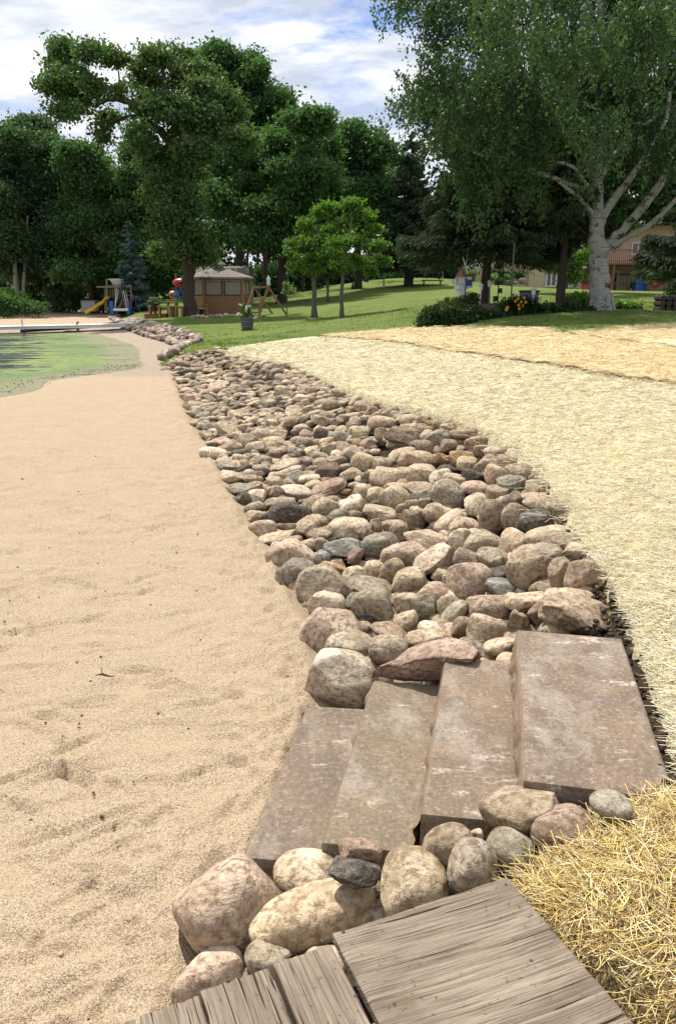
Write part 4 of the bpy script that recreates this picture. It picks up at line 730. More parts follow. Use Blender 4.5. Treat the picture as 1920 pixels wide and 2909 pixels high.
for px, py in ((585,2343),(65,1122*1+240),(466,2595)):
    g_ = GZ(px, py); V, Fq = rockshape(3, px, .2); V = V*np.array([.013,.009,.008])+np.array([g_.x, g_.y, g_.z+.006]); o = np_mesh('pebble', V, Fq, M_rock, None, True, {'rcol': np.tile([.09,.07,.06], (len(V), 1)), 'roff': np.zeros((len(V), 3)), 'rvein': np.zeros(len(V))}, (g_.x, g_.y, g_.z)); tag(o, {585:'dark round pebble on the sand left of the largest boulder, farther up', 65:'dark pebble at the left edge of the sand', 466:'dark flat pebble on the sand beside the largest boulder'}[px], 'pebble')
# ================================================================ MIDGROUND THINGS
def G3(px, py): g_ = GZ(px, py); return g_
def up(px, py, Y): return W(px, py, Y)
M_cedar = plain('cedar', (.26,.145,.075), .7, .35, 9, stretch=(1, 1, .3)); M_dkwood = plain('dark_cedar', (.13,.06,.032), .75, .3, 9); M_greywood = plain('grey_wood', (.19,.155,.11), .85, .3, 9); M_yelwood = plain('yellow_wood', (.34,.22,.09), .8, .3, 9)
M_white = plain('white_paint', (.72,.71,.67), .6, .08, 12); M_cream = plain('cream_siding', (.50,.44,.29), .8, .08, 5); M_black = plain('black_plastic', (.02,.02,.022), .5, .3, 20)
M_dock = plain('dock_white', (.60,.60,.57), .6, .1, 6); M_screen = plain('screen', (.26,.24,.20), .9, .1, 4); M_dark = plain('dark_opening', (.012,.012,.014), .4, .2, 5)
M_yel = plain('yellow_plastic', (.62,.40,.03), .4, .12, 5, .5); M_blue = plain('blue_plastic', (.01,.085,.34), .35, .15, 5, .5); M_red = plain('red_plastic', (.50,.012,.03), .35, .15, 5, .5); M_orange = plain('orange_plastic', (.55,.12,.03), .4, .15, 5, .5)
M_tarp = plain('tarp', (.42,.50,.50), .7, .12, 4); M_metal = plain('grey_metal', (.45,.45,.45), .35, .1, 10, .5, .8); M_grim = plain('grim', (.15,.15,.16), .7, .2, 12)
m = MT('shingle', .9, .15); br = N(m.t, 'ShaderNodeTexBrick', i={'Scale': 3.2, 'Color1': (.36,.32,.29,1), 'Color2': (.26,.23,.21,1), 'Mortar': (.07,.06,.05,1), 'Mortar Size': .03}); m.l(m.map((1, 1.3, 1)), br.inputs['Vector']); m.col(m.mix(m.noise(2, 4), br.outputs[0], (.22,.19,.16))); M_shing = m.m
def sub(t, mb, name, mat, smooth=False, parent=None, bevel=0):
    o = mb.build(name, mat, None, None, smooth, bevel)
    p = parent or t; o.parent = p; return o
# --- planter
b = G3(703, 941); s_ = mpp(b.y)
t = thing('half_barrel_planter', b, 'grey half barrel planter on a block in the lawn, beyond the stone bank', 'planter')
R_ = 19*s_; H_ = 31*s_
sub(t, MB().box((0, 0, .05), (.42, .34, .10), .2).box((.22, -.05, .03), (.5, .16, .05), -.1), 'block', plain('block', (.10,.09,.075), .9))
sub(t, MB().lathe((0, 0, .10), [(R_*.80, 0), (R_*.92, H_*.5), (R_, H_), (R_*.93, H_), (R_*.90, H_-.05), (0.01, H_-.06)], 24), 'barrel', plain('barrel', (.085,.09,.105), .7, .3, 14, stretch=(1, 1, .2)), True)
for zz_ in (.08, H_*.62, H_-.05):
    k_ = R_*(.80+.2*zz_/H_)+.004; sub(t, MB().lathe((0, 0, .10+zz_), [(k_, -.018), (k_+.006, -.015), (k_+.006, .015), (k_, .018)], 24), 'hoop', M_grim, True)
# --- foliage helper for plants and trees
def leafmat(name, c1, c2, tr=.35, c3=None):
    m = MT(name, .55 if 'needle' not in name else .85, .25 if 'needle' not in name else .08); a = m.attr('lr', 'Fac'); k = m.mix(a, c1, c2); n = m.noise(.45, 3, .6); k = m.mix(m.ramp(n, (.35, 0), (.65, .6)), k, c3 or tuple(x*.75 for x in c1)); m.col(k)
    tl = N(m.t, 'ShaderNodeBsdfTranslucent'); kk = m.mix(1., k, (1.1,1.25,.5), 'MULTIPLY'); m.l(kk, tl.inputs[0]); mx = N(m.t, 'ShaderNodeMixShader', i={0: tr}); m.l(m.b.outputs[0], mx.inputs[1]); m.l(tl.outputs[0], mx.inputs[2]); m.l(mx.outputs[0], m.o.inputs[0]); return m.m
def leaves(P, size, r, droop=0., wid=.62, flat=0.):
    """one bent leaf card (two quads sharing the mid rib) per point"""
    n = len(P); d = r.normal(size=(n, 3)); d[:, 2] = d[:, 2]*(1-flat)-droop; d /= np.linalg.norm(d, axis=1)[:, None]; q = r.normal(size=(n, 3)); q[:, 2] += flat*2; s = np.cross(d, q); s /= np.linalg.norm(s, axis=1)[:, None]+1e-9; u = np.cross(s, d)
    L = (size*r.uniform(.6, 1.35, n))[:, None]
    a = P-d*L*.5; c = P+d*L*.5; b_ = P+s*L*wid*.5+u*L*.10; e_ = P-s*L*wid*.5+u*L*.10
    V = np.stack([a, b_, c, e_], 1).reshape(-1, 3); i = np.arange(n)*4; Fq = np.stack([i, i+1, i+2, i+3], 1); return V, Fq, np.repeat(r.random(n), 4)
def lumpy(B, r, k=8):
    out = []
    for b in B:
        out.append((b[0], b[1], b[2], b[3]*.62, b[4]*.62, b[5]*.62))
        for i in range(k):
            d = r.normal(size=3); d /= np.linalg.norm(d); q = r.uniform(.20, .42); s = r.uniform(.55, .86)
            out.append((b[0]+d[0]*b[3]*s, b[1]+d[1]*b[4]*s, b[2]+d[2]*b[5]*s, b[3]*q, b[4]*q, b[5]*q*.85))
    return out
def blobpts(blobs, n, r, clump=.35, shell=.55, per=28):
    """blobs (x,y,z,rx,ry,rz); leaves gather in clumps near the blob shells"""
    B = np.array(blobs, float); w = (B[:, 3]*B[:, 4]+B[:, 3]*B[:, 5]+B[:, 4]*B[:, 5]); w /= w.sum(); nc = max(1, n//per); bi = r.choice(len(B), nc, p=w)
    d = r.normal(size=(nc, 3)); d /= np.linalg.norm(d, axis=1)[:, None]; rad = 1-shell*r.random(nc)**1.6; c = B[bi, :3]+d*B[bi, 3:6]*rad[:, None]
    cs = clump*r.choice([.55, .9, 1.25, 1.6], nc, p=[.3, .35, .23, .12]); ci = r.integers(0, nc, n); return c[ci]+np.clip(r.normal(size=(n, 3)), -1.5, 1.5)*cs[ci][:, None]*np.array([1, 1, .6])
M_leafW = leafmat('petal_leaf', (.07,.14,.03), (.16,.25,.06), .3)
rr = np.random.default_rng(11)
pb = Vector((b.x, b.y, b.z+.1+H_)); t = thing('flowering_plant', pb, 'bushy white-flowered plant growing in the half barrel planter', 'plant')
P = blobpts([(0,0,.22,.20,.20,.24),(.0,0,.02,.30,.28,.07),(-.12,0,.36,.12,.12,.12)], 2200, rr, .05, .7); V, Fq, A_ = leaves(P, .045, rr); np_mesh('foliage', V, Fq, M_leafW, t, False, {'lr': A_})
P = blobpts([(-.14,-.1,.42,.20,.16,.10),(.05,-.1,.30,.2,.1,.16),(-.32,-.1,.08,.06,.1,.08),(.24,-.12,.0,.16,.1,.05)], 420, rr, .03, .8); V, Fq, A_ = leaves(P, .05, rr, wid=1.); np_mesh('blossoms', V, Fq, M_white, t, False)
# --- ring of stones on the lawn
for i, (px, py, w, h_, c, lab) in enumerate([(551,904,13,9,'G','greenish stone at the left end of the short row on the lawn'),(564,902,13,9,'T','tan stone second from the left in the row on the lawn'),(577,902,12,9,'P','pinkish stone third in the row on the lawn'),(588,903,11,7,'T','small tan stone in the middle of the row on the lawn'),(603,901,17,8,'G','long grey stone in the row on the lawn'),(618,901,10,8,'P','pale pink stone in the row on the lawn'),(628,900,13,9,'W','light stone near the right end of the row on the lawn'),(642,898,11,9,'W','whitest stone at the right end of the row on the lawn')]):
    V, Fq, ctr, sz = mkrock(px, py, w*1.3, h_*1.5, 0, c, 0, .5, 900+i, 3); V[:, 2] += .04; c_ = np.array(ROCKC[c]); o = np_mesh('stone', V, Fq, M_rock, None, True, {'rcol': np.tile(c_, (len(V), 1)), 'roff': np.zeros((len(V), 3)), 'rvein': np.zeros(len(V))}, (ctr.x, ctr.y, ctr.z)); tag(o, lab, 'stone', 'row of stones on the lawn')
# --- gazebo
GY = 46.; def_ = None
gl = up(583, 884, GY); gr = up(692, 881, GY-.2); gz = min(h1(gl.x, gl.y), h1(gr.x, gr.y)); Wd = gr.x-gl.x; eave = up(640, 786, GY).z-gz; peak = up(620, 755, GY).z-gz
t = thing('screened_gazebo', (gl.x+Wd/2, GY+Wd/2*.9, gz-.02), 'cedar screened gazebo with a shingled hip roof, behind the big oak trunk', 'gazebo'); D_ = Wd*.95
cs = [(-Wd/2, -D_/2), (Wd/2, -D_/2), (Wd/2, D_/2), (-Wd/2, D_/2)]; cs = [(-Wd/2, -D_/2), (Wd/2*.98, -D_/2-.05), (Wd/2+.1, D_/2), (-Wd/2-1.1, D_/2*.9), (-Wd/2-1.05, -D_/2+.9)]
n_ = len(cs)
sub(t, MB().prism([(x*1.03, y*1.03, -.05) for x, y in cs], [(x*1.03, y*1.03, .10) for x, y in cs]), 'floor', M_dkwood)
for i in range(n_):
    a = Vector((*cs[i], 0)); c = Vector((*cs[(i+1) % n_], 0)); nseg = max(1, round((c-a).length/1.15)); hw = .95
    if not (i == 4): sub(t, MB().bar(a+(c-a)*.5*0+Vector((0, 0, .1)), a+Vector((0, 0, eave)), .13), 'post', M_cedar)
    else: sub(t, MB().bar(a+Vector((0, 0, .1)), a+Vector((0, 0, eave)), .13), 'post', M_cedar)
    d_ = (c-a).normalized(); nn = Vector((d_.y, -d_.x, 0)); L_ = (c-a).length; ang_ = math.atan2(d_.y, d_.x)
    if i != 4:
        w_ = MB().box(tuple(a+(c-a)/2+Vector((0, 0, .1+hw/2))), (L_-.13, .05, hw), ang_)
        for k_ in range(int(L_/.16)): w_.box(tuple(a+d_*(.12+k_*.16)+nn*.03+Vector((0, 0, .1+hw/2))), (.012, .02, hw-.04), ang_)
        sub(t, w_, 'panel_wall', M_cedar)
    fr = MB().box(tuple(a+(c-a)/2+Vector((0, 0, eave-.1))), (L_-.13, .08, .18), ang_).box(tuple(a+(c-a)/2+Vector((0, 0, .1+hw+.03))), (L_-.13, .09, .05), ang_)
    for k_ in range(1, nseg): fr.box(tuple(a+d_*(L_*k_/nseg)+Vector((0, 0, (eave+hw)/2))), (.07, .08, eave-hw-.2), ang_)
    sub(t, fr, 'frame', M_cedar)
    for k_ in range(nseg):
        c0 = a+d_*(L_*(k_+.5)/nseg); fq = MB(); w2 = L_/nseg-.12; z0_, z1_ = .1+hw+.06, eave-.2
        for (ox, oz, sx, sz_) in ((0, z0_+.04, w2, .05), (0, z1_-.04, w2, .05), (-w2/2+.03, (z0_+z1_)/2, .05, z1_-z0_), (w2/2-.03, (z0_+z1_)/2, .05, z1_-z0_)): fq.box(tuple(c0+d_*ox+nn*.012+Vector((0, 0, oz))), (sx, .03, sz_), ang_)
        wo_ = sub(t, fq, 'window_frame', M_dkwood); s3_ = MB().box(tuple(c0+Vector((0, 0, (z0_+z1_)/2))), (w2-.06, .012, z1_-z0_-.06), ang_); o = sub(t, s3_, 'screen', M_screen); o.parent = wo_
ov = 1.14; rp = [(x*ov+(-.1 if x < 0 else .12), y*ov, eave) for x, y in cs]; ap = (-.35, 0, peak); rf = MB()
for i in range(n_): rf.poly([rp[i], rp[(i+1) % n_], ap])
rf.poly([(x, y, eave-.001) for x, y, z in rp][::-1]); 
for i in range(n_): rf.poly([(rp[i][0], rp[i][1], eave-.10), (rp[(i+1) % n_][0], rp[(i+1) % n_][1], eave-.10), rp[(i+1) % n_], rp[i]])
rfo = sub(t, rf, 'roof', M_shing)
cp = MB().lathe((ap[0], ap[1], peak-.12), [(.26, 0), (.25, .22), (.42, .22), (.20, .38), (.05, .52), (.02, .54)], 8); o = sub(t, cp, 'cupola', M_greywood); o.parent = rfo
# chair on the gazebo's left
cb = up(572, 878, 45.3); cb.z = h1(cb.x, cb.y); t = thing('wooden_chair', cb, 'yellow-brown wooden chair standing at the left side of the gazebo', 'chair', rz=.5)
sub(t, MB().box((0, 0, .40), (.55, .55, .05)), 'seat', M_yelwood); sub(t, MB().bar((0, .22, .35), (0, .42, 1.05), .5, .05), 'backrest', M_yelwood)
for sx in (-.25, .25):
    for sy in (-.22, .22): sub(t, MB().bar((sx, sy, 0), (sx, sy, .6), .06), 'leg', M_yelwood)
    sub(t, MB().box((sx, 0, .62), (.09, .6, .04)), 'armrest', M_yelwood)
# --- shed
SY = 54.; sl_ = up(560, 872, SY); sr_ = up(714, 868, SY); z0 = h1(sr_.x, sr_.y); ea = up(714, 795, SY).z-z0; pk = up(640, 754, SY).z-z0; mid = up(700, 760, SY).z-z0
t = thing('garden_shed', ((sl_.x+sr_.x)/2, SY+1.5, z0), 'cream garden shed with a shingled gambrel roof, behind the gazebo', 'shed'); hw = (sr_.x-sl_.x)/2; hd = 1.7
sub(t, MB().box((0, 0, ea/2), (2*hw-.3, 2*hd, ea)), 'wall', M_cream)
pr = [(-hd-.15, ea-.02), (-hd*.62, mid), (0, pk), (hd*.62, mid), (hd+.15, ea-.02)]
sub(t, MB().prism([(-hw, y, z) for y, z in pr], [(hw*.93 if z > ea else hw, y, z) for y, z in pr]), 'roof', M_shing)
sub(t, MB().box((0, -hd-.16, ea-.05), (2*hw+.02, .05, .10)).box((hw-.12, -hd-.01, ea/2), (.10, .06, ea)), 'trim', M_white)
# --- A-frame swing
SY = 42.; t0 = up(725, 816, SY); zz_ = h1(t0.x, SY); bx = [up(738, 899, SY), up(813, 893, SY+.8)]; top_ = up(762, 815, SY+.2); top2_ = up(722, 816, SY+2.4)
t = thing('porch_swing_frame', (top_.x, SY+1, zz_), 'reddish wooden A-frame porch swing on the lawn right of the gazebo', 'swing'); o3 = Vector(t.location)
for tp, dy in ((top_, 0), (top2_, 2.2)):
    lft = Vector((tp.x-.52, SY+dy-.1, 0)); rgt = Vector((tp.x+.95, SY+dy+.5, 0)); lft.z = h1(lft.x, lft.y); rgt.z = h1(rgt.x, rgt.y)
    sub(t, MB().bar(lft-o3, tp-o3, .09), 'leg', M_cedar); sub(t, MB().bar(rgt-o3, tp-o3, .09), 'leg', M_cedar)
    a = lft.lerp(tp, .52); c = rgt.lerp(tp, .52); sub(t, MB().bar(a-o3, c-o3, .06), 'crossbar', M_cedar)
sub(t, MB().bar(top_-o3+Vector((0, -.1, 0)), top2_-o3+Vector((0, .1, 0)), .11), 'beam', M_cedar)
mx_ = (top_+top2_)/2-o3; sw = MB(); sz0 = mx_.z-1.25
for k_ in range(5): sw.box((mx_.x-.1+.02*k_, mx_.y, sz0+.10+.10*k_), (.03, 1.2, .08))
for k_ in range(5): sw.box((mx_.x-.18-.09*k_, mx_.y, sz0), (.07, 1.2, .03))
sw.bar((mx_.x-.1, mx_.y-.6, sz0), (mx_.x+.02, mx_.y-.6, sz0+.55), .05).bar((mx_.x-.1, mx_.y+.6, sz0), (mx_.x+.02, mx_.y+.6, sz0+.55), .05).bar((mx_.x-.55, mx_.y-.6, sz0+.22), (mx_.x, mx_.y-.6, sz0+.25), .05).bar((mx_.x-.55, mx_.y-.6, sz0), (mx_.x-.55, mx_.y-.6, sz0+.22), .05)
sub(t, sw, 'bench', M_cedar)
for dy in (-.6, .6): sub(t, MB().tube([(mx_.x-.3, mx_.y+dy, sz0), (mx_.x-.05, mx_.y+dy, mx_.z)], .012, 5), 'chain', M_grim)
bt = thing('white_ornament', top_+Vector((.02, 0, .05)), 'slim white ornament perched on top of the reddish swing frame', 'ornament'); sub(bt, MB().lathe((0, 0, 0), [(.05, 0), (.10, .08), (.09, .30), (.12, .33), (.04, .45), (.02, .52)], 12), 'body', M_white, True)
# --- playset
PY = 56.; pb_ = up(835, 892, PY)
def pp(px, py, dy=0.): v = up(px, py, PY+dy); return v
g0 = pp(345, 892); gz0 = h1(g0.x, PY); t = thing('wooden_playset', (g0.x, PY, gz0), 'weathered wooden playset with a ladder, deck and slanted tarp roof, behind the dock', 'playset'); o3 = Vector(t.location)
def q3(px, py, dy=0): v = pp(px, py, dy)-o3; return v
for a, c, dy in [((304,793),(304,888),0),((350,793),(350,892),0),((300,812),(300,885),1.4),((328,815),(329,890),0),((373,812),(374,893),0),((341,812),(342,885),1.2)]: sub(t, MB().bar(q3(*a, dy), q3(*c, dy), .10), 'post', M_greywood)
sub(t, MB().box(tuple(q3(322, 815)+Vector((0, .7, 0))), (2.2, 1.6, .10)).bar(q3(290,815), q3(375,812), .12), 'beam', M_greywood)
dk = MB().box(tuple(q3(325, 845)+Vector((0, .7, 0))), (1.35, 1.5, .07)).bar(q3(303,845), q3(352,845), .10).bar(q3(312,872), q3(352,869), .08); sub(t, dk, 'deck', M_greywood)
rl = MB()
for k_ in range(7): rl.bar(q3(308+k_*7, 820, .05), q3(308+k_*7, 845, .05), .05)
sub(t, rl, 'railing', M_greywood)
ld = MB()
for k_ in range(6): ld.bar(q3(352, 828+k_*11), q3(374, 828+k_*11), .05)
sub(t, ld, 'ladder', M_greywood)
sub(t, MB().bar(q3(374, 832), q3(402, 891), .08), 'brace', M_greywood); sub(t, MB().bar(q3(350, 850, -.6), q3(329, 893, -.9), .07).bar(q3(347, 826, -.3), q3(362, 892, -.9), .07), 'brace', M_greywood)
tp_ = MB().prism([q3(311,793,-.2), q3(342,793,-.2), q3(350,811,.1), q3(325,814,.1)], [q3(311,793,-.2)+Vector((0,.02,.03)), q3(342,793,-.2)+Vector((0,.02,.03)), q3(350,811,.1)+Vector((0,.02,.03)), q3(325,814,.1)+Vector((0,.02,.03))]).bar(q3(304,794), q3(350,794), .05); sub(t, tp_, 'canopy', M_tarp)
# slide
sl = MB(); pts_ = [(309,849),(303,851),(295,861),(284,867),(276,873),(266,882),(256,884),(246,891)]; P_ = [pp(x, y, -.3-.15*i) for i, (x, y) in enumerate(pts_)]; vs = []; o3b = P_[-1]
for p in P_:
    for dy, dz in ((-.28,.14),(-.28,-.06),(.28,-.06),(.28,.14),(.24,.14),(.24,0),(-.24,0),(-.24,.14)): vs.append(p+Vector((0, dy, dz+.04)))
for i in range(len(P_)-1):
    for k_ in range(8): sl.f.append((i*8+k_, i*8+(k_+1) % 8, (i+1)*8+(k_+1) % 8, (i+1)*8+k_))
sl.v = [tuple(v) for v in vs]; sl.f += [tuple(range(8)), tuple(range(len(vs)-1, len(vs)-9, -1))]
tag(sl.build('slide', M_yel, None, (o3b.x, o3b.y, o3b.z), True), 'bright yellow wavy slide coming off the playset onto the sand', 'slide')
# toddler swing
c = pp(345, 880, -1.0); t = thing('toddler_swing', c, 'blue and white toddler swing hanging from the playset by ropes', 'swing')
sub(t, MB().box((-.62, 0, .1), (.26, .2, .95), .1), 'side', M_blue, bevel=.05); sub(t, MB().box((.52, 0, .1), (.2, .2, .9), -.1), 'side', M_blue, bevel=.05); sub(t, MB().box((0, 0, 0), (1.0, .3, .16)), 'seat', M_white, bevel=.04)
for a, x in ((-.4, 332), (.4, 350)):
    q_ = pp(x, 818, -.2)-c
    sub(t, MB().tube([(a, 0, .1), tuple(q_)], .02, 5), 'rope', M_white); sub(t, MB().tube([(a*1.15, .15, .1), tuple(q_+Vector((.12, .2, 0)))], .02, 5), 'rope', M_white)
# storage box behind slide
a = up(233, 886, 60); c = up(272, 886, 60); tb = MB().box(((a.x+c.x)/2, 60.4, a.z+.38), (c.x-a.x, .8, .70)).box(((a.x+c.x)/2, 60.4, a.z+.76), (c.x-a.x+.08, .86, .06)); tag(tb.build('storage_box', plain('lilac_box', (.36,.34,.37), .7, .1, 8), None, (a.x, 60, a.z), bevel=.03), 'low pale grey storage box behind the yellow slide', 'box')
# table, benches, planter on brick base
c = up(452, 893, 44); c.z = h1(c.x, c.y); t = thing('brick_planter_base', c, 'low brick-red base under the potted plant beside the wooden benches', 'planter base'); o = sub(t, MB().box((-.1, 0, .12), (1.15, .9, .24)).box((-.1, 0, .26), (1.2, .95, .04)), 'base', plain('brick', (.26,.10,.06), .9, .3, 8))
for (px0, px1, py, dY, lab) in [(448,488,870,-.4,'low wooden bench directly right of the potted plant'),(486,522,871,0.,'low wooden bench against the big oak trunk'),(472,505,857,1.5,'higher wooden bench table behind the two low benches'),(422,446,870,-.2,'short wooden bench left of the potted plant')]:
    a = up(px0, py, 44+dY); c = up(px1, py, 44+dY); z_ = h1((a.x+c.x)/2, 44+dY); hh = max(.3, a.z-z_); t = thing('wooden_bench', ((a.x+c.x)/2, 44+dY, z_), lab, 'bench', 'wooden benches by the oak'); L_ = c.x-a.x
    sub(t, MB().box((0, -.13, hh), (L_, .22, .06)).box((0, .13, hh), (L_, .22, .06)), 'seat', M_yelwood)
    for sx in (-L_/2+.1, L_/2-.1): sub(t, MB().box((sx, 0, hh/2-.02), (.09, .42, hh-.02)), 'leg', M_yelwood)
c = up(441, 878, 43.6); t = thing('potted_plant', (c.x, c.y, c.z-.1), 'dark pot with a leafy plant on the brick base near the benches', 'potted plant'); sub(t, MB().lathe((0, 0, 0), [(.16, 0), (.24, .35), (.25, .38), (.2, .38)], 16), 'pot', M_black, True)
P = blobpts([(0,0,.5,.38,.3,.2)], 500, rr, .08, .7); V, Fq, A_ = leaves(P, .10, rr); np_mesh('foliage', V, Fq, leafmat('pot_leaf', (.10,.18,.09), (.25,.34,.2), .3), t, False, {'lr': A_})
# kayaks on a rack
def kayak(px, py, wpx, hpx, Y, mat, lab, name='kayak'):
    c = up(px, py, Y); s_ = mpp(Y)*1.04; a, b_ = wpx*s_/2, hpx*s_/2; vs = []; fs = []; nr, ns = 14, 13
    t = thing(name, c, lab, 'kayak', 'kayaks stored behind the oak')
    mb = MB()
    for i in range(ns):
        u = -1+2*i/(ns-1); k_ = math.sqrt(max(0, 1-abs(u)**2.2))+.02
        for j in range(nr):
            an = 2*math.pi*j/nr; mb.v.append((u*a*1.0, math.sin(an)*.30*k_, math.cos(an)*b_*k_*(1 if math.cos(an) > 0 else .9)+.10*b_*u*u))
    for i in range(ns-1):
        for j in range(nr): mb.f.append((i*nr+j, i*nr+(j+1) % nr, (i+1)*nr+(j+1) % nr, (i+1)*nr+j))
    mb.f += [tuple(range(nr))[::-1], tuple((ns-1)*nr+j for j in range(nr))]
    sub(t, mb, 'hull', mat, True)
    sub(t, MB().box((0, -.29, .1*b_), (a*.8, .04, b_*.5)), 'cockpit', M_dark, bevel=.02); return t
kayak(525, 804, 66, 25, 47.4, M_red, 'red kayak, the upper one on the rack behind the oak trunk'); kayak(528, 838, 70, 27, 47.4, M_blue, 'blue kayak, the lower one on the rack behind the oak trunk'); kayak(492, 838, 22, 22, 48.4, M_orange, 'small orange boat end left of the blue kayak')
c = up(500, 880, 47.8); z_ = h1(c.x, c.y); t = thing('kayak_rack', (c.x, c.y, z_), 'wooden rack holding the red and blue kayaks', 'rack')
for px in (503, 548):
    x_ = up(px, 880, 48).x-c.x; sub(t, MB().box((x_, .4, 1.3), (.1, .1, 2.6)), 'post', M_greywood)
    for py in (819, 853): sub(t, MB().box((x_, .0, up(px, py, 47.8).z-z_), (.08, .9, .08)), 'arm', M_greywood)
# --- white dock on the lake
a = up(-60, 920, 36.5); c = up(352, 915.5, 39.5); e_ = up(386, 914, 40); zt = .30
t = thing('white_dock', ((a.x+c.x)/2, 38, -.3), 'long white boat dock reaching over the algae to the stone bank', 'dock'); o3 = Vector(t.location)
def dkp(px, Y): v = up(px, 918, Y); return Vector((v.x, Y, zt))
A0, C0_, E0 = dkp(-60, 36.5), dkp(352, 39.5), dkp(387, 40.2)
def slab(p, q, w, th_, z): d_ = (q-p).normalized(); nn = Vector((-d_.y, d_.x, 0))*w/2; return [(p-nn), (q-nn), (q+nn), (p+nn)]
mb = MB(); L_ = (C0_-A0).length; ns = 24
for i in range(ns):
    p = A0.lerp(C0_, i/ns)-o3; q = A0.lerp(C0_, (i+.97)/ns)-o3; s4 = slab(p, q, 1.2, 0, 0); mb.prism([tuple(v+Vector((0, 0, -.05))) for v in s4], [tuple(v) for v in s4])
sub(t, mb, 'decking', M_dock)
for sgn in (-1, 1):
    dv = (C0_-A0).normalized(); nn = Vector((-dv.y, dv.x, 0))*.58*sgn; sub(t, MB().bar(A0-o3+nn+Vector((0, 0, -.10)), C0_-o3+nn+Vector((0, 0, -.10)), .04, .08), 'side_rail', M_dock)
s4 = slab(C0_-o3, E0-o3, 1.1, 0, 0); sub(t, MB().prism([tuple(v+Vector((0, 0, -.04))) for v in s4], [tuple(v+Vector((0, 0, .02))) for v in s4]), 'ramp', M_dock)
for px, Yp in ((64, 37.0), (64, 38.2), (219, 38.1), (223, 39.2)):
    v = up(px, 918, Yp); sub(t, MB().tube([(v.x-o3.x, v.y-o3.y, -.3), (v.x-o3.x, v.y-o3.y, zt+.55 if px < 100 else zt+.42)], .035, 8), 'post', M_metal if Yp < 38.3 and px < 100 else M_greywood)
ed = [GZ(a, b) for a, b in [(62,947),(120,943),(180,940),(230,935),(290,928),(345,921)]]
tag(MB().tube([(p.x, p.y, p.z+.10) for p in ed], .075, 6).build('black_hose', M_black, None, ed[0]), 'black flexible edging curving over the wet sand in front of the white dock', 'edging')
# --- garden figures by the flower bed
BY = 24.
def at(px, py, Y): v = up(px, py, Y); v.z = h1(v.x, v.y); return v
c = at(1308, 845, 25); zt_ = lambda py: up(1308, py, 25).z-c.z
t = thing('birdhouse_tower', c, 'white stacked birdhouse tower with a pink pointed roof above the flower bed', 'birdhouse')
M_pink = plain('pink_roof', (.50,.20,.20), .7); body = MB()
for (y0_, y1_, w) in ((841,822,.30),(820,806,.34),(804,790,.28),(788,782,.22)): body.lathe((0, 0, 0), [(w*.62, zt_(y0_)), (w*.5, zt_(y1_))], 6)
for py in (821, 805, 789): body.box((0, 0, zt_(py)), (.36, .36, .025))
sub(t, body, 'house_body', M_white); sub(t, MB().lathe((0, 0, 0), [(.19, zt_(787)), (.02, zt_(762))], 8), 'roof', M_pink)
sub(t, MB().box((-.22, -.05, zt_(800)), (.14, .14, .16)).box((.24, -.05, zt_(808)), (.16, .16, .2)), 'side_house', M_white); sub(t, MB().tube([(0, 0, 0), (0, 0, zt_(842))], .04, 6), 'pole', M_greywood)
c2 = at(1320, 850, 24.6); t = thing('wind_spinner', c2, 'tall spinner with a tilted white blade behind the birdhouse tower', 'spinner'); z1_ = up(1312, 750, 24.6).z-c2.z
sub(t, MB().tube([(0, 0, 0), (-.02, 0, z1_)], .015, 5), 'pole', M_greywood); sub(t, MB().bar((-.12, -.03, z1_+.20), (.04, -.03, z1_-.28), .12, .02).bar((.02, -.03, z1_+.35), (-.02, -.03, z1_-.1), .03, .02), 'blade', M_white); sub(t, MB().box((.08, -.05, up(1320, 803, 24.6).z-c2.z), (.22, .05, .18), .4), 'tail', M_blue)
def pole(px, py0, py1, Y, w, mat, name, lab, cat, top=None):
    c = at(px, py0, Y); z_ = up(px, py1, Y).z-c.z; t = thing(name, c, lab, cat); sub(t, MB().tube([(0, 0, 0), (0, 0, z_)], w, 6), 'pole', mat)
    if top: top(t, z_)
    return t
def lamp_top(t, z): sub(t, MB().lathe((0, 0, z-.05), [(.05, 0), (.06, .12), (.09, .14), (.02, .2)], 8), 'lantern', M_white)
pole(1362, 880, 820, 23.5, .025, M_white, 'garden_lamp', 'thin white garden lamp post in front of the first spruce trunk', 'garden lamp', lamp_top)
pole(1387, 872, 810, 24.6, .025, M_grim, 'garden_lamp', 'dark garden lamp post just right of the first spruce trunk', 'garden lamp', lamp_top)
pole(1513, 860, 832, 23., .02, M_white, 'garden_lamp', 'short garden lamp beside the dark bin', 'garden lamp', lamp_top)
pole(1449, 884, 690, 22., .022, plain('green_metal', (.06,.12,.08), .5), 'hook_pole', 'tall thin green metal pole standing in the flower bed', 'pole')
def tw_top(t, z):
    mb = MB()
    for k_ in range(9): mb.box((.06*(1 if k_ % 2 else -1), 0, z-.12-k_*.22), (.16, .10, .14), .3*k_)
    sub(t, mb, 'ornament', M_black)
pole(1412, 872, 700, 24., .018, M_black, 'ornament_pole', 'black pole with staggered dark block ornaments between the spruce trunks', 'garden ornament', tw_top)
c = at(1500, 872, 23.6); t = thing('garden_bin', c, 'dark grey bin standing behind the orange lilies', 'bin'); sub(t, MB().box((0, 0, .28), (.42, .36, .50), taper=1.1), 'body', M_grim); sub(t, MB().box((0, 0, .55), (.50, .44, .05)), 'lid', M_black)
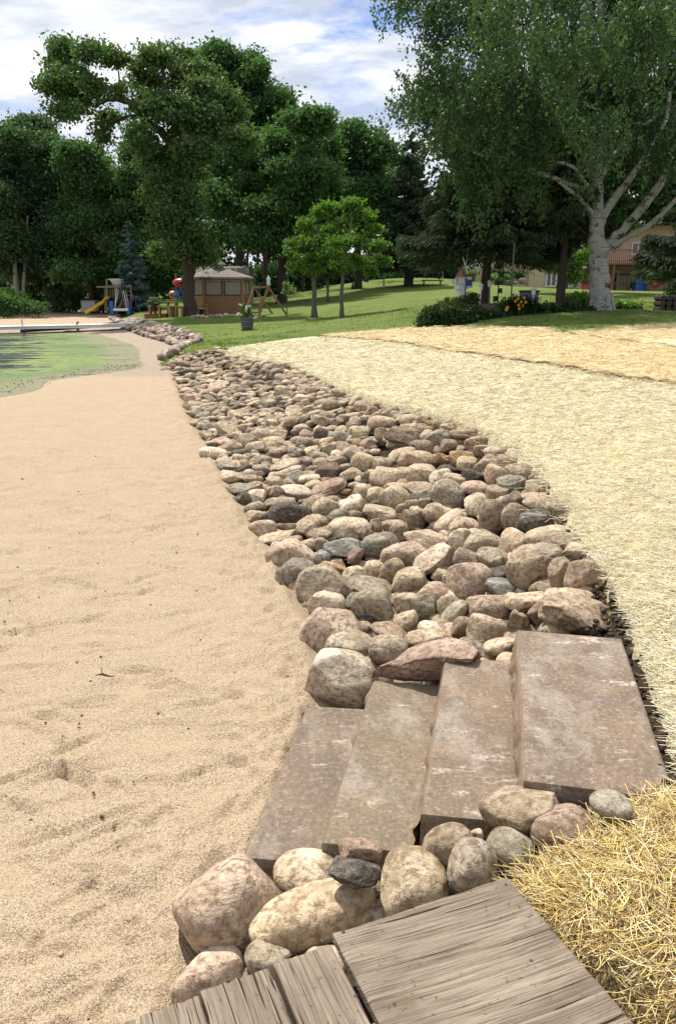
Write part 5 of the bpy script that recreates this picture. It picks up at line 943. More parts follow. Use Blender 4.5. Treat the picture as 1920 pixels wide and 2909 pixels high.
c = up(1492, 849, 23.4); V, Fq = ico(3); o = np_mesh('gazing_ball', V*.12+np.array(c), Fq, plain('blue_glass', (.01,.05,.5), .1, .1, 5, .9), None, True, None, (c.x, c.y, c.z)); tag(o, 'shiny blue gazing ball above the orange lilies beside the bin', 'gazing ball'); pl_ = MB().tube([(0, 0, -(c.z-h1(c.x, c.y))), (0, 0, -.1)], .02, 6).build('stand', M_grim, o)
for px, py, Y, lab, w, hh in ((1090,806,60,'pale wooden post standing at the far tree line',.12,52),(1258,760,64,'slender white post under the far spruces',.08,30)):
    c = at(px, py, Y); z_ = up(px, py-hh, Y).z-up(px, py, Y).z; tag(MB().box((c.x, c.y, c.z+z_/2), (w, w, z_)).box((c.x, c.y, c.z+z_), (w*1.3, w*1.3, .05)).build('wooden_post', M_cream, None, c), lab, 'post')
c = at(1227, 797, 60); t = thing('low_bench', c, 'low dark bench far away on the lawn beyond the flower bed', 'bench'); sub(t, MB().box((0, 0, .35), (1.5, .4, .08)), 'seat', M_grim)
for sx in (-.6, .6): sub(t, MB().box((sx, 0, .17), (.08, .36, .33)), 'leg', M_grim)
# --- propane tank
c = at(1352, 795, 66); cz_ = up(1352, 763, 66).z; t = thing('propane_tank', (c.x, 66, cz_-.9), 'silver horizontal propane tank behind the birdhouse tower', 'tank')
prf = [(.02, 0), (.40, .06), (.60, .25), (.66, .5), (.66, 1.3), (.60, 1.55), (.40, 1.74), (.02, 1.8)]; mb = MB().lathe((0, 0, 0), prf, 20); mb.v = [(z-1.5, x, y+.9) for x, y, z in mb.v]; sub(t, mb, 'tank', M_metal, True)
for sx in (-1.1, -.2): sub(t, MB().box((sx, 0, .15), (.15, .9, .5)), 'foot', M_grim)
# ================================================================ HOUSE
HY = 72.
def hp(px, py, dy=0.): return up(px, py, HY+dy)
hz = up(1600, 831, HY).z-.05
M_hs = plain('house_siding', (.48,.38,.26), .85, .06, 3, stretch=(8, 1, .2)); M_trim = plain('house_trim', (.62,.60,.52), .7, .06, 6); M_glass = plain('window_glass', (.02,.025,.03), .08, .2, 2, .8); M_rail = plain('deck_red', (.22,.085,.06), .8, .2, 5)
c = hp(1498, 830); t = thing('tan_house', (c.x, HY, hz), 'tan two-storey house with white window trim and a raised deck, behind the birch', 'house'); o3 = Vector(t.location)
def hq(px, py, dy=0): return hp(px, py, dy)-o3
def wallbox(x0, x1, yt, yb, dy, dep, mat, nm):
    a = hq(x0, yb, dy); c_ = hq(x1, yt, dy); return sub(t, MB().box(((a.x+c_.x)/2, a.y+dep/2, (a.z+c_.z)/2), (c_.x-a.x, dep, c_.z-a.z)), nm, mat)
wallbox(1330, 1500, 690, 840, 2.5, 8, M_hs, 'wall'); wallbox(1498, 1668, 640, 840, 0, 10.4, M_hs, 'wall'); wallbox(1666, 2150, 640, 840, 3.2, 7.3, M_hs, 'wall')
wallbox(1500, 1666, 757, 762, -.03, .03, M_trim, 'trim'); wallbox(1498, 1503, 720, 760, -.04, .04, M_trim, 'corner_trim')
a = hq(1340, 672, 1.5); c_ = hq(1670, 640, -1); rf = MB().prism([hq(1395,692,1.2), hq(1500,700,-1.), hq(1680,645,-1.), hq(1680,640,6), hq(1480,640,6)], [p+Vector((0, 0, .22)) for p in (hq(1395,692,1.2), hq(1500,700,-1.), hq(1680,645,-1.), hq(1680,640,6), hq(1480,640,6))])

rr2 = MB(); A_, B_ = hq(1310, 668, 1.6), hq(2180, 620, 1.6); A2, B2 = hq(1310, 600, 7.5), hq(2180, 560, 7.5); rr2.prism([A_, B_, B2, A2], [p+Vector((0, 0, .2)) for p in (A_, B_, B2, A2)]); rr2.prism([A2, B2, B_+Vector((0, 11.5, 0)), A_+Vector((0, 11.5, 0))], [p+Vector((0, 0, .2)) for p in (A2, B2, B_+Vector((0, 11.5, 0)), A_+Vector((0, 11.5, 0)))]); sub(t, rr2, 'roof', M_shing)
def window(x0, x1, yt, yb, dy, nl=2):
    a = hq(x0, yb, dy); c_ = hq(x1, yt, dy); mb = MB(); w, h_ = c_.x-a.x, c_.z-a.z; cx, cz = (a.x+c_.x)/2, (a.z+c_.z)/2
    for (ox, oz, sx, sz_) in ((0, -h_/2, w+.24, .14), (0, h_/2, w+.24, .14), (-w/2, 0, .14, h_-.14), (w/2, 0, .14, h_-.14)): mb.box((cx+ox, a.y-.05, cz+oz), (sx, .10, sz_))
    for k_ in range(1, nl): mb.box((cx-w/2+w*k_/nl, a.y-.04, cz), (.12, .06, h_-.14))
    f_ = sub(t, mb, 'window', M_trim); g_ = sub(t, MB().box((cx, a.y-.015, cz), (w-.14, .03, h_-.14)), 'pane', M_glass); g_.parent = f_
window(1549, 1580, 772, 813, 0, 2); window(1581, 1624, 772, 813, 0, 2); window(1553, 1570, 700, 714, 0, 1); window(1600, 1640, 690, 725, 0, 2)
window(1736, 1754, 771, 805, 3.2, 1); window(1796, 1830, 772, 806, 3.2, 2); window(1792, 1830, 690, 722, 3.2, 2); window(1860, 1900, 690, 722, 3.2, 2)
# deck
dk0, dk1 = hq(1727, 751, -1.2), hq(2120, 751, -1.2); sub(t, MB().box(((dk0.x+dk1.x)/2, 1.0, dk0.z+.06), (dk1.x-dk0.x, 4.2, .16)), 'deck', M_rail)
rl = MB(); zr = hq(1727, 710, -1.2).z
rl.box(((dk0.x+dk1.x)/2, -1.05, zr), (dk1.x-dk0.x, .12, .07)).box(((dk0.x+dk1.x)/2, -1.05, dk0.z+.25), (dk1.x-dk0.x, .06, .06)).box((dk0.x+.05, 1, zr), (.1, 4.0, .07))
x = dk0.x+.08
while x < dk1.x: rl.box((x, -1.05, (zr+dk0.z)/2+.1), (.045, .045, zr-dk0.z-.22)); x += .17
sub(t, rl, 'railing', M_rail)
for px in (1735, 1835, 1896): p = hq(px, 840, -1.); sub(t, MB().box((p.x, -1., dk0.z/2), (.16, .16, dk0.z-.02)), 'post', M_rail)
p = hq(1670, 830, -.1); sub(t, MB().box((p.x, -.15, 2.6), (.18, .18, 5.2)), 'drainpipe', M_rail)
st = MB(); s0 = hq(1842, 832, -1.8); s1_ = hq(1895, 775, -1.8); n_st = 8
for k_ in range(n_st): st.box((s0.x+(s1_.x-s0.x)*k_/n_st, -1.9, .1+(s1_.z-s0.z)*k_/n_st), (.34, 1.1, .06)); 
st.bar((s0.x, -2.45, s0.z+.1), (s1_.x, -2.45, s1_.z+.1), .06, .22).bar((s0.x, -2.45, s0.z+1.0), (s1_.x, -2.45, s1_.z+1.), .06, .08)
for k_ in range(11): u = k_/10; st.bar((s0.x+(s1_.x-s0.x)*u, -2.45, s0.z+.1+(s1_.z-s0.z)*u), (s0.x+(s1_.x-s0.x)*u, -2.45, s0.z+1.+(s1_.z-s0.z)*u), .045)
st.box((s1_.x+1.1, -1.9, s1_.z+.05), (1.8, 1.2, .08))
for k_ in range(10): st.bar((s1_.x+.2+k_*.18, -2.45, s1_.z+.1), (s1_.x+.2+k_*.18, -2.45, s1_.z+1.05), .045)
sub(t, st, 'staircase', M_rail)
sub(t, MB().box(tuple(hq(1774, 780, 3.15)), (.9, .06, .2)), 'sign', M_grim)
# patio furniture
def chair(px, Y, mat, lab, grp, py=None, rz=0):
    v = up(px, 832 if py is None else py, Y); z_ = hz+.03 if py is None else py_z
    t = thing('patio_chair', (v.x, Y, z_), lab, 'chair', grp, rz)
    sub(t, MB().box((0, 0, .43), (.5, .5, .05)), 'seat', mat); sub(t, MB().bar((0, .22, .43), (0, .32, .98), .5, .04), 'backrest', mat)
    for sx in (-.22, .22):
        for sy in (-.2, .2): sub(t, MB().bar((sx, sy, 0), (sx, sy, .43), .045), 'leg', mat)
        sub(t, MB().box((sx, 0, .65), (.05, .5, .04)).bar((sx, -.22, .43), (sx, -.22, .65), .04), 'armrest', mat)
chair(1737, 72.6, M_dkwood, 'dark patio chair left of the patio table under the deck', 'patio chairs under the deck'); chair(1776, 72.8, M_yelwood, 'yellowish patio chair right of the patio table', 'patio chairs under the deck', rz=1.2); chair(1790, 73.2, M_dkwood, 'dark patio chair beside the yellowish one under the deck', 'patio chairs under the deck', rz=-.8)
v = up(1757, 830, 73); t = thing('patio_table', (v.x, 73, hz+.03), 'dark patio table between the chairs under the deck', 'table'); sub(t, MB().box((0, 0, .74), (1.2, .9, .05)), 'tabletop', M_dkwood)
for sx in (-.5, .5):
    for sy in (-.35, .35): sub(t, MB().box((sx, sy, .36), (.06, .06, .71)), 'leg', M_dkwood)
py_z = dk0.z+o3.z+.14; chair(1742, 72.4, M_red, 'bright red chair, the left one on the raised deck', 'red chairs on the deck', 0); chair(1756, 72.6, M_red, 'bright red chair, the right one on the raised deck', 'red chairs on the deck', 0)
v = up(1817, 828, 71.6); t = thing('blue_cooler', (v.x, 71.6, hz), 'blue covered tub on the patio under the deck', 'tub'); sub(t, MB().box((0, 0, .35), (1.15, .9, .68)), 'body', M_blue, bevel=.06); sub(t, MB().box((0, 0, .72), (1.2, .95, .06)).box((-.1, 0, .98), (.8, .6, .48)), 'lid', M_blue, bevel=.03); 
sub(t, MB().box((-.3, -.6, .12), (2.0, .3, .06)), 'step', M_blue)
v = up(1662, 825, 70.5); t = thing('pink_box', (v.x, 70.5, h1(v.x, 70.5)), 'bright pink box by the house wall left of the birch trunk', 'box'); sub(t, MB().box((0, 0, .32), (.62, .5, .62), .1), 'body', plain('pink', (.55,.03,.09), .5)); sub(t, MB().box((0, 0, .655), (.68, .56, .05), .1), 'lid', plain('pink2', (.5,.03,.09), .5))
v = up(1850, 804, 71); t = thing('red_grill', (v.x-.2, 69.6, hz), 'rounded red grill in front of the deck stairs', 'grill'); mbg = MB().lathe((0, 0, .55), [(.05, 0), (.36, .1), (.42, .28), (.36, .46), (.12, .58), (.02, .6)], 14); sub(t, mbg, 'bowl', M_red, True)
for k_ in range(3): a_ = k_*2.1; sub(t, MB().bar((.3*math.cos(a_), .3*math.sin(a_), 0), (.15*math.cos(a_), .15*math.sin(a_), .62), .035), 'leg', M_grim)
# boulders by the house wall
for i, (px, py, w, h_, c) in enumerate([(1418,803,18,12,'G'),(1434,806,22,14,'G'),(1452,806,16,12,'L'),(1465,808,14,12,'G'),(1483,803,22,20,'N'),(1478,818,36,14,'D'),(1458,815,14,9,'G'),(1515,823,24,8,'N'),(1530,826,14,8,'D'),(1375,795,14,10,'G')]):
    v = up(px, py, 68.5-(py-803)*.08); s_ = mpp(68.5)*1.04; V, Fq = rockshape(3, 700+i, .4); V = V*np.array([w*s_*.6, w*s_*.45, h_*s_*.62])+np.array(v); c_ = np.array(ROCKC[c])*.8
    o = np_mesh('boulder', V, Fq, M_rock, None, True, {'rcol': np.tile(c_, (len(V), 1)), 'roff': np.full((len(V), 3), i*3.), 'rvein': np.zeros(len(V))}, (v.x, v.y, v.z-h_*s_*.5)); tag(o, ['leftmost grey boulder of the rock bank by the house wall','round light grey boulder, second in the rock bank by the house','olive-grey boulder in the middle of the rock bank by the house','small grey boulder left of the tall brown one at the house wall','tall brown boulder against the corner of the house','long dark boulder lying lowest in the rock bank by the house','smallest grey boulder in front of the rock bank by the house','flat brown boulder at the foot of the house wall','dark small boulder at the foot of the house wall','grey boulder beside the propane tank'][i], 'boulder', 'boulders at the house wall')
# wood pile at the right edge
M_log = plain('log_wood', (.055,.04,.032), .9, .35, 20); c = at(1905, 868, 22); t = thing('wood_pile', c, 'stack of dark split firewood at the right edge of the lawn', 'firewood')
for k_ in range(16): x_ = -.32+.16*(k_ % 6); z_ = .09+.14*(k_//6); sub(t, MB().tube([(x_, -.25-.03*(k_ % 3), z_), (x_+.02, .3, z_)], .075, 7), 'log', M_log)
for k_ in range(14): x_ = .64+.16*(k_ % 6); z_ = .09+.14*(k_//6); sub(t, MB().tube([(x_, -.25-.03*(k_ % 3), z_), (x_+.02, .3, z_)], .075, 7), 'log', M_log)
c = at(1400, 868, 23.2); V, Fq = rockshape(4, 55, .3); o = np_mesh('boulder', V*np.array([.62,.4,.28])+np.array([c.x, c.y, c.z+.12]), Fq, M_rock, None, True, {'rcol': np.tile([.16,.12,.12], (len(V), 1)), 'roff': np.zeros((len(V), 3)), 'rvein': np.zeros(len(V))}, c); tag(o, 'broad brownish boulder in the flower bed in front of the first spruce trunk', 'boulder')
# ================================================================ TREES AND PLANTS
def bark(name, c1, c2, sc_=6.):
    m = MT(name, .95, .1); n = m.noise(sc_, 5, .7, m.map((2.2, 2.2, .35))); m.col(m.mix(n, c1, c2)); m.bump(n, .9, .05); return m.m
M_bark = bark('oak_bark', (.035,.028,.022), (.11,.09,.07)); M_bark2 = bark('spruce_bark', (.035,.025,.02), (.10,.075,.06)); M_bark3 = bark('young_bark', (.09,.075,.06), (.20,.17,.13)); M_bark4 = bark('pale_bark', (.16,.15,.13), (.30,.28,.25))
m = MT('birch_bark', .75, .2); v = m.map((1, 1, 1)); hz_ = m.noise(1., 4, .65, m.map((3.5, 3.5, 26))); pt_ = m.noise(3.2, 5, .7, m.map((1, 1, 1.3)))
k = m.mix(m.noise(5, 4), (.22,.22,.21), (.42,.41,.39)); k = m.mix(m.ramp(hz_, (.34, .9), (.44, 0)), k, (.10,.085,.075)); k = m.mix(m.ramp(pt_, (.37, 1.), (.46, 0)), k, (.035,.03,.027)); k = m.mix(m.ramp(hz_, (.60, 0), (.70, .5)), k, (.36,.30,.24)); m.col(k); m.bump(hz_, .6, .02).bump(pt_, .5, .03); M_birch = m.m
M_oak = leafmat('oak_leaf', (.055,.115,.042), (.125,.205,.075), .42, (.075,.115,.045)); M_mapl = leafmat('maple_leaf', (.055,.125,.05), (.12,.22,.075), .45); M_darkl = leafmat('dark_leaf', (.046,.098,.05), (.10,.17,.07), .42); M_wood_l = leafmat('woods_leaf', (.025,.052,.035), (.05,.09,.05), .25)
M_young = leafmat('young_leaf', (.09,.185,.035), (.17,.29,.055), .45); M_bir = leafmat('birch_leaf', (.042,.086,.036), (.085,.148,.055), .36); M_spr = leafmat('spruce_needle', (.04,.075,.045), (.095,.145,.08), .2, (.06,.055,.04)); M_bspr = leafmat('blue_spruce_needle', (.06,.12,.115), (.16,.24,.23), .15); M_shrub = leafmat('shrub_leaf', (.022,.055,.018), (.06,.11,.03), .3); M_hosta = leafmat('hosta_leaf', (.10,.22,.04), (.20,.34,.08), .35)
TRC = {}
def px_blobs(L, Y, sp=0., r=None, ox=0, sc_=1.):
    out = []
    for q in L:
        cx, cy, rx, ry = q[:4]; cx = ox+cx/sc_; cy = cy/sc_; rx /= sc_; ry /= sc_; dy = (r.uniform(-1, 1)*sp if r is not None else 0)+(q[4] if len(q) > 4 else 0); Yq = Y+dy
        a = W(cx-rx, cy, Yq); b_ = W(cx+rx, cy, Yq); t_ = W(cx, cy-ry, Yq); l_ = W(cx, cy+ry, Yq); RX = (b_.x-a.x)/2; RZ = (t_.z-l_.z)/2; c = (t_+l_)/2; out.append((c.x, Yq, c.z, RX, (RX+RZ)/2, RZ))
    return out
def tree(name, label, cat, base, Y, blobs, n, size, mat, seed, limbs=(), bmat=None, sp=2., ox=0, sc_=1., clump=.6, shell=.6, droop=.15, wid=.62, group=None, per=28, strands=False, inner=0.):
    r = np.random.default_rng(seed); bx, by = base; v = W(bx, by, Y); z = h1(v.x, v.y); loc = Vector((v.x, v.y, z)); t = thing(name, loc, label, cat, group)
    if limbs:
        mb = MB()
        for li, L in enumerate(limbs):
            pts, rad = [], []
            for j, q in enumerate(L):
                p = W(ox+q[0]/sc_, q[1]/sc_, Y+(q[3]*.35 if len(q) > 3 else 0)); 
                if li == 0 and j == 0: p.z = z-.15
                pts.append(p); rad.append(q[2]/sc_*mpp(Y))
            # resample smoothly
            P_, R2 = [], []
            for j in range(len(pts)-1):
                p0, p1, p2, p3 = pts[max(j-1, 0)], pts[j], pts[j+1], pts[min(j+2, len(pts)-1)]
                for k_ in range(4):
                    u = k_/4; P_.append(.5*((2*p1)+(-p0+p2)*u+(2*p0-5*p1+4*p2-p3)*u*u+(-p0+3*p1-3*p2+p3)*u**3)+Vector(r.normal(0, .12*rad[j], 3))); R2.append((rad[j]*(1-u)+rad[j+1]*u)*r.uniform(.95, 1.05))
            P_.append(pts[-1]); R2.append(rad[-1]); mb.tube(P_, R2, 14 if li == 0 else 8)
            if li == 0: 
                for k_ in range(7): a = k_*.9+seed; d = Vector((math.cos(a), math.sin(a), 0)); mb.tube([loc+d*rad[0]*1.25+Vector((0, 0, -.12)), loc+d*rad[0]*.95+Vector((0, 0, .10)), loc+d*rad[0]*.72+Vector((0, 0, .5))], [rad[0]*.28, rad[0]*.30, rad[0]*.15], 6)
        o = mb.build('trunk', bmat or M_bark, None, None, True); o.data.transform(Matrix.Translation(-loc)); o.parent = t
    B = lumpy(px_blobs(blobs, Y, sp, r, ox, sc_), r); P = blobpts(B, n, r, clump, shell, per)
    if strands:
        ns = n//24; A = blobpts(B, ns, r, .35, .95, 3); Ls = r.uniform(.25, 1.15, ns); ki = r.integers(0, ns, n); u = r.random(n); sw = r.normal(0, .10, (ns, 2)); P = A[ki].copy(); P[:, 2] += .3-u*Ls[ki]; P[:, :2] += sw[ki]*u[:, None]+r.normal(0, .05, (n, 2))
    if inner:
        Bi = [(b[0], b[1], b[2], b[3]*.6, b[4]*.6, b[5]*.6) for b in B]; P = np.r_[P, blobpts(Bi, int(n*inner), r, clump*1.5, .9, per)]
    V, Fq, A_ = leaves(P, size, r, droop, wid); np_mesh('crown', V-np.array(loc), Fq, mat, t, False, {'lr': A_}); return t
Z5 = 1.633
# --- the big oak
oakb = [(300,260,85,75),(420,240,85,55),(520,255,60,50),(245,380,70,80),(350,450,100,75),(290,520,90,45),(450,400,60,60),(475,610,35,60),(520,540,45,35),(560,420,40,30),(330,340,70,50),(270,210,40,30),(640,300,40,40),(720,255,95,55),(820,250,100,50),(700,380,100,80),(880,370,120,100),(1000,450,130,90),(750,500,120,90),(900,560,140,100),(1050,600,120,80),(660,640,60,80),(700,470,70,60),(800,760,170,90),(780,880,140,100),(830,1000,140,100),(870,1110,120,90),(750,1180,60,60),(945,1180,55,55),(1120,640,90,70),(900,700,120,80),(700,740,80,80),(1080,500,60,60),(840,1210,70,40)]
tree('oak_tree', 'huge spreading oak with a long bare-jointed limb reaching left, beside the gazebo', 'oak tree', (540,884), 44.5, oakb, 84000, .19, M_oak, 101,
 [[(882,1446,31),(878,1340,27),(872,1230,25),(860,1050,23),(840,850,21),(812,720,22),(798,640,24)],[(798,690,20),(760,620,18),(700,580,17),(640,520,15),(600,475,13),(540,460,11),(480,470,8),(440,500,5)],[(640,540,11),(560,550,9),(500,590,7),(470,640,5),(450,700,3)],[(620,490,9),(560,440,9),(480,395,9),(400,375,7),(350,385,5),(270,380,3)],[(480,395,6),(430,350,5),(380,310,4),(300,270,2)],[(800,660,19),(815,590,15),(790,500,11),(770,420,9),(755,330,6),(740,260,3)],[(812,600,11),(860,500,9),(900,420,6),(960,330,3)],[(540,450,5),(555,380,4),(545,300,2)],[(830,800,13),(930,700,9),(1030,620,6),(1100,600,3)],[(850,900,10),(760,800,8),(690,700,4)],[(865,1100,10),(930,1020,7),(980,960,4)],[(700,580,8),(650,480,6),(690,360,4)]],
 sp=2.2, sc_=Z5, clump=.30, shell=.7, per=16)
# --- trees behind and to the right of the oak
tree('tall_maple', 'tall rounded green tree rising behind the right side of the oak', 'tree', (690,870), 60, [(1000,250,75,55),(1050,280,60,60),(1150,290,80,55),(1200,330,48,45),(1110,400,120,90),(1000,360,80,80),(1250,450,95,60),(1300,480,60,50),(1200,520,140,100),(1080,520,90,80),(1250,600,140,90),(1130,700,120,90)], 60000, .25, M_mapl, 102, [[(1120,1420,20),(1110,1100,16),(1100,700,12),(1080,400,7)]], sp=2.5, sc_=Z5, clump=.38, inner=.15, per=15)
tree('bushy_maple', 'broad bushy tree filling the middle behind the gazebo and young trees', 'tree', (800,866), 56, [(1400,560,105,70),(1470,560,80,60),(1490,650,85,90),(1300,680,150,100),(1200,820,150,90),(1400,800,170,110),(1150,1000,110,80),(1340,950,190,110),(1480,900,100,120),(1250,1090,150,80),(1430,1080,130,90),(1130,870,90,80),(1010,780,60,90),(1010,930,60,90),(980,1080,50,70)], 82000, .24, M_mapl, 103, [[(1310,1390,22),(1310,1200,18),(1320,900,14),(1340,650,8)]], sp=3, sc_=Z5, clump=.36, inner=.15, per=15)
tree('dark_maple', 'dark green tree standing between the young trees and the far spruce', 'tree', (1010,840), 62, [(50,600,70,50),(90,640,90,60),(30,700,80,80),(130,700,90,70),(80,800,110,90),(170,800,80,80),(200,690,60,60),(60,920,100,90),(190,900,110,100),(120,1010,120,90),(240,1000,80,90),(-40,680,60,80),(-50,820,80,100)], 60000, .25, M_mapl, 104, [[(95,1360,18),(90,1100,14),(90,750,8)]], sp=2.5, ox=960, sc_=Z5, clump=.38, inner=.15, per=15)
# --- left side trees
tree('shore_tree', 'dark leafy tree at the left edge with pale double trunks by the lake', 'tree', (62,884), 62, [(40,640,60,70),(20,740,60,80),(60,850,90,90),(20,960,80,100),(120,980,110,110),(60,1100,110,110),(150,1160,110,90),(-60,900,80,120),(-60,1150,90,110),(30,1240,70,50),(130,1270,70,50)], 60000, .25, M_darkl, 105, [[(85,1436,12),(80,1330,11),(70,1200,9),(60,1000,7)],[(118,1432,8),(112,1330,8),(120,1200,7),(130,1000,5)]], M_bark4, sp=2.5, sc_=Z5, clump=.38, inner=.15, per=15)
tree('lakeside_oak', 'dark rounded tree rising behind the left end of the oak limb', 'tree', (160,872), 66, [(180,1280,90,60),(280,1280,80,60),(200,1370,80,50),(320,1390,60,50),(120,1380,70,50),(90,600,50,45),(140,590,60,50),(200,600,80,60),(160,680,110,80),(230,700,110,80),(260,800,130,90),(180,830,110,100),(280,920,140,100),(200,1000,110,110),(300,1060,120,110),(220,1180,120,120)], 64000, .27, M_darkl, 106, [[(260,1420,18),(250,1100,14),(200,800,8)]], sp=3, sc_=Z5, clump=.38, inner=.2, per=15)
tree('linden_tree', 'bushy dark tree between the lakeside trees and the blue spruce', 'tree', (285,872), 63, [(540,1120,60,60),(330,1250,90,60),(450,1250,90,60),(540,1230,60,70),(320,1340,70,60),(520,1330,50,60),(350,700,75,55),(410,710,60,50),(450,770,55,55),(535,840,45,50),(400,800,120,90),(510,890,80,80),(420,930,130,90),(350,1040,120,100),(460,1040,120,90),(400,1150,110,80),(300,1130,80,80),(540,1000,70,90)], 66000, .26, M_mapl, 107, [[(430,1400,16),(425,1200,14),(420,900,8)]], sp=3, sc_=Z5, clump=.38, inner=.2, per=15)
tree('poplar_tree', 'narrow green tree just left of the oak trunk behind the blue spruce', 'tree', (430,872), 62, [(700,1230,70,60),(780,1260,60,60),(720,1320,80,60),(640,1280,60,60),(620,620,45,60),(640,720,60,80),(620,830,80,90),(650,950,90,90),(620,1040,80,80),(680,1100,80,80),(640,1170,70,60),(760,1120,70,80)], 42000, .24, M_mapl, 108, [[(690,1400,12),(670,1200,10),(640,800,6)]], sp=2, sc_=Z5, clump=.34, inner=.15, per=15)
tree('shade_maple', 'tall dark tree at the right edge rising behind the birch, before the house roof', 'tree', (2010,862), 42, [(1480,330,90,80),(1560,420,90,90),(1480,480,90,70),(1600,530,90,70),(1700,420,90,90),(1700,560,80,60),(1800,350,90,90),(1800,480,90,80),(1900,420,90,90),(1900,560,90,60),(1990,500,90,90),(1820,600,70,40),(1960,620,60,40),(1500,570,80,60),(1620,620,60,35),(1740,640,50,30)], 60000, .20, M_darkl, 130, [[(2010,866,20),(2000,700,17),(1950,500,12),(1850,380,6)],[(2000,640,10),(1900,560,8),(1750,520,5),(1600,480,3)]], sp=2.5, clump=.3, inner=.3, per=15)
# low undergrowth of the wood edge
for i, (x0, x1, yy, Yq, lab) in enumerate([(0,180,850,68,'dark undergrowth at the wood edge on the left behind the shore bush'),(300,420,850,64,'dark undergrowth behind the playset and blue spruce'),(690,900,835,70,'dark undergrowth under the wood between the swing and the young trees'),(900,1120,812,74,'dark undergrowth at the top of the lawn behind the pale post'),(1120,1330,786,78,'dark undergrowth at the top of the lawn behind the far spruce')]):
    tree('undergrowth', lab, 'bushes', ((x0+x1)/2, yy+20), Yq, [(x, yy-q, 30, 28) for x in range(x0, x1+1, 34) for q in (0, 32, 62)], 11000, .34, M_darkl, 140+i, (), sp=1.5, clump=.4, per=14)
# --- young trees on the lawn
M_g = 'young trees on the lawn'
tree('young_tree', 'bright yellow-green young tree with the thicker trunk, left of the pair on the lawn', 'young tree', (893,900), 38, [(870,640,35,20),(905,600,35,18),(940,585,30,14),(850,690,35,20),(900,680,45,20),(950,650,45,20),(870,735,45,14),(930,720,45,18),(840,752,20,12),(890,762,30,10),(822,715,18,10)], 6500, .17, M_young, 109, [[(893,903,8.5),(892,840,7),(893,770,6),(900,700,4),(905,640,2)],[(893,780,3),(870,720,2.5),(850,690,1.5)],[(895,760,3.5),(930,700,2.5),(950,660,1.5)]], M_bark3, sp=.7, clump=.16, shell=.9, group=M_g, per=12, wid=.5, droop=.35)
tree('young_tree', 'taller young tree with a thin dark trunk, right of the pair on the lawn', 'young tree', (971,906), 36.5, [(1000,573,30,12),(1030,610,40,16),(985,635,35,18),(1060,650,30,14),(1000,680,50,18),(1065,700,38,14),(960,690,30,16),(1020,735,45,14),(1085,740,26,10),(965,755,30,10),(1050,772,24,8)], 7000, .17, M_young, 110, [[(971,908,6),(970,850,5.2),(974,780,4.6),(985,700,3.4),(1000,620,2)],[(976,760,3),(1010,710,2),(1050,680,1.2)],[(974,770,2.5),(950,720,1.5)]], M_bark3, sp=.7, clump=.16, shell=.9, group=M_g, per=12, wid=.5, droop=.35)
tree('young_tree', 'thin distant young tree seen between the pair on the lawn', 'young tree', (931,830), 52, [(930,700,40,30),(935,740,35,25),(915,760,22,16),(950,765,22,14)], 3500, .24, M_darkl, 111, [[(931,832,3.6),(932,780,3),(933,720,2)]], M_bark3, sp=.7, clump=.35, group=M_g)
tree('sapling', 'tiny sapling with pale leaves between the swing and the young trees', 'sapling', (815,869), 44, [(812,818,12,14),(825,826,12,9),(806,828,9,9),(815,808,8,8)], 420, .15, leafmat('sap_leaf', (.14,.22,.08), (.26,.34,.15), .35), 112, [[(815,870,1.4),(815,840,1.1),(814,815,.8)]], M_bark3, sp=.2, clump=.12)
# --- far dark woods behind everything
r = np.random.default_rng(8); Bw = []
for px in range(-420, 2700, 62):
    top = 440 if px < 230 else 560 if px < 360 else 440 if px < 1000 else 440 if px < 1240 else 260
    if 300 < px < 360: top = 610
    y = top
    while y < 880:
        if 232 < px < 292 and y > 780: y += 52; continue
        Bw.append((px+r.uniform(-20, 20), y+r.uniform(-14, 14), 52, 44, r.uniform(-3, 4)))
        y += 52
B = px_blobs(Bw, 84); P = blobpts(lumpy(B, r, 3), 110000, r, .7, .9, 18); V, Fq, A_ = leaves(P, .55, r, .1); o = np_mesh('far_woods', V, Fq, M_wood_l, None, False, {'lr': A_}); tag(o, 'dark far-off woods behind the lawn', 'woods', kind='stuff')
# a few bare trunks in the shade under the woods
mb = None
for i, (px, py, Y, w) in enumerate([(640,862,68,6),(760,858,66,8),(735,860,70,4),(860,850,68,5),(700,866,66,4),(1040,820,70,6)]):
    v = W(px, py, Y); z_ = h1(v.x, v.y); s_ = mpp(Y); t = thing('woods_tree', (v.x, Y, z_), f"{['slim shaded','thick dark','thin crooked','leaning slender','very thin','straight dark'][i]} trunk in the shade under the woods, {['right of the oak trunk','behind the sapling','left of the thick dark one','left of the young trees','behind the shed corner','near the far spruce'][i]}", 'tree')
    sub(t, MB().tube([(0, 0, -.1), (.1*i-.2, 0, 3), (.2*i-.4, 0, 7)], [w*s_, w*s_*.85, w*s_*.6], 8), 'trunk', M_bark)
    P = blobpts([(.1, 0, 8.2, 1.8, 1.8, 1.4)], 500, r, .5); V, Fq, A_ = leaves(P, .3, r); np_mesh('crown', V, Fq, M_darkl, t, False, {'lr': A_})
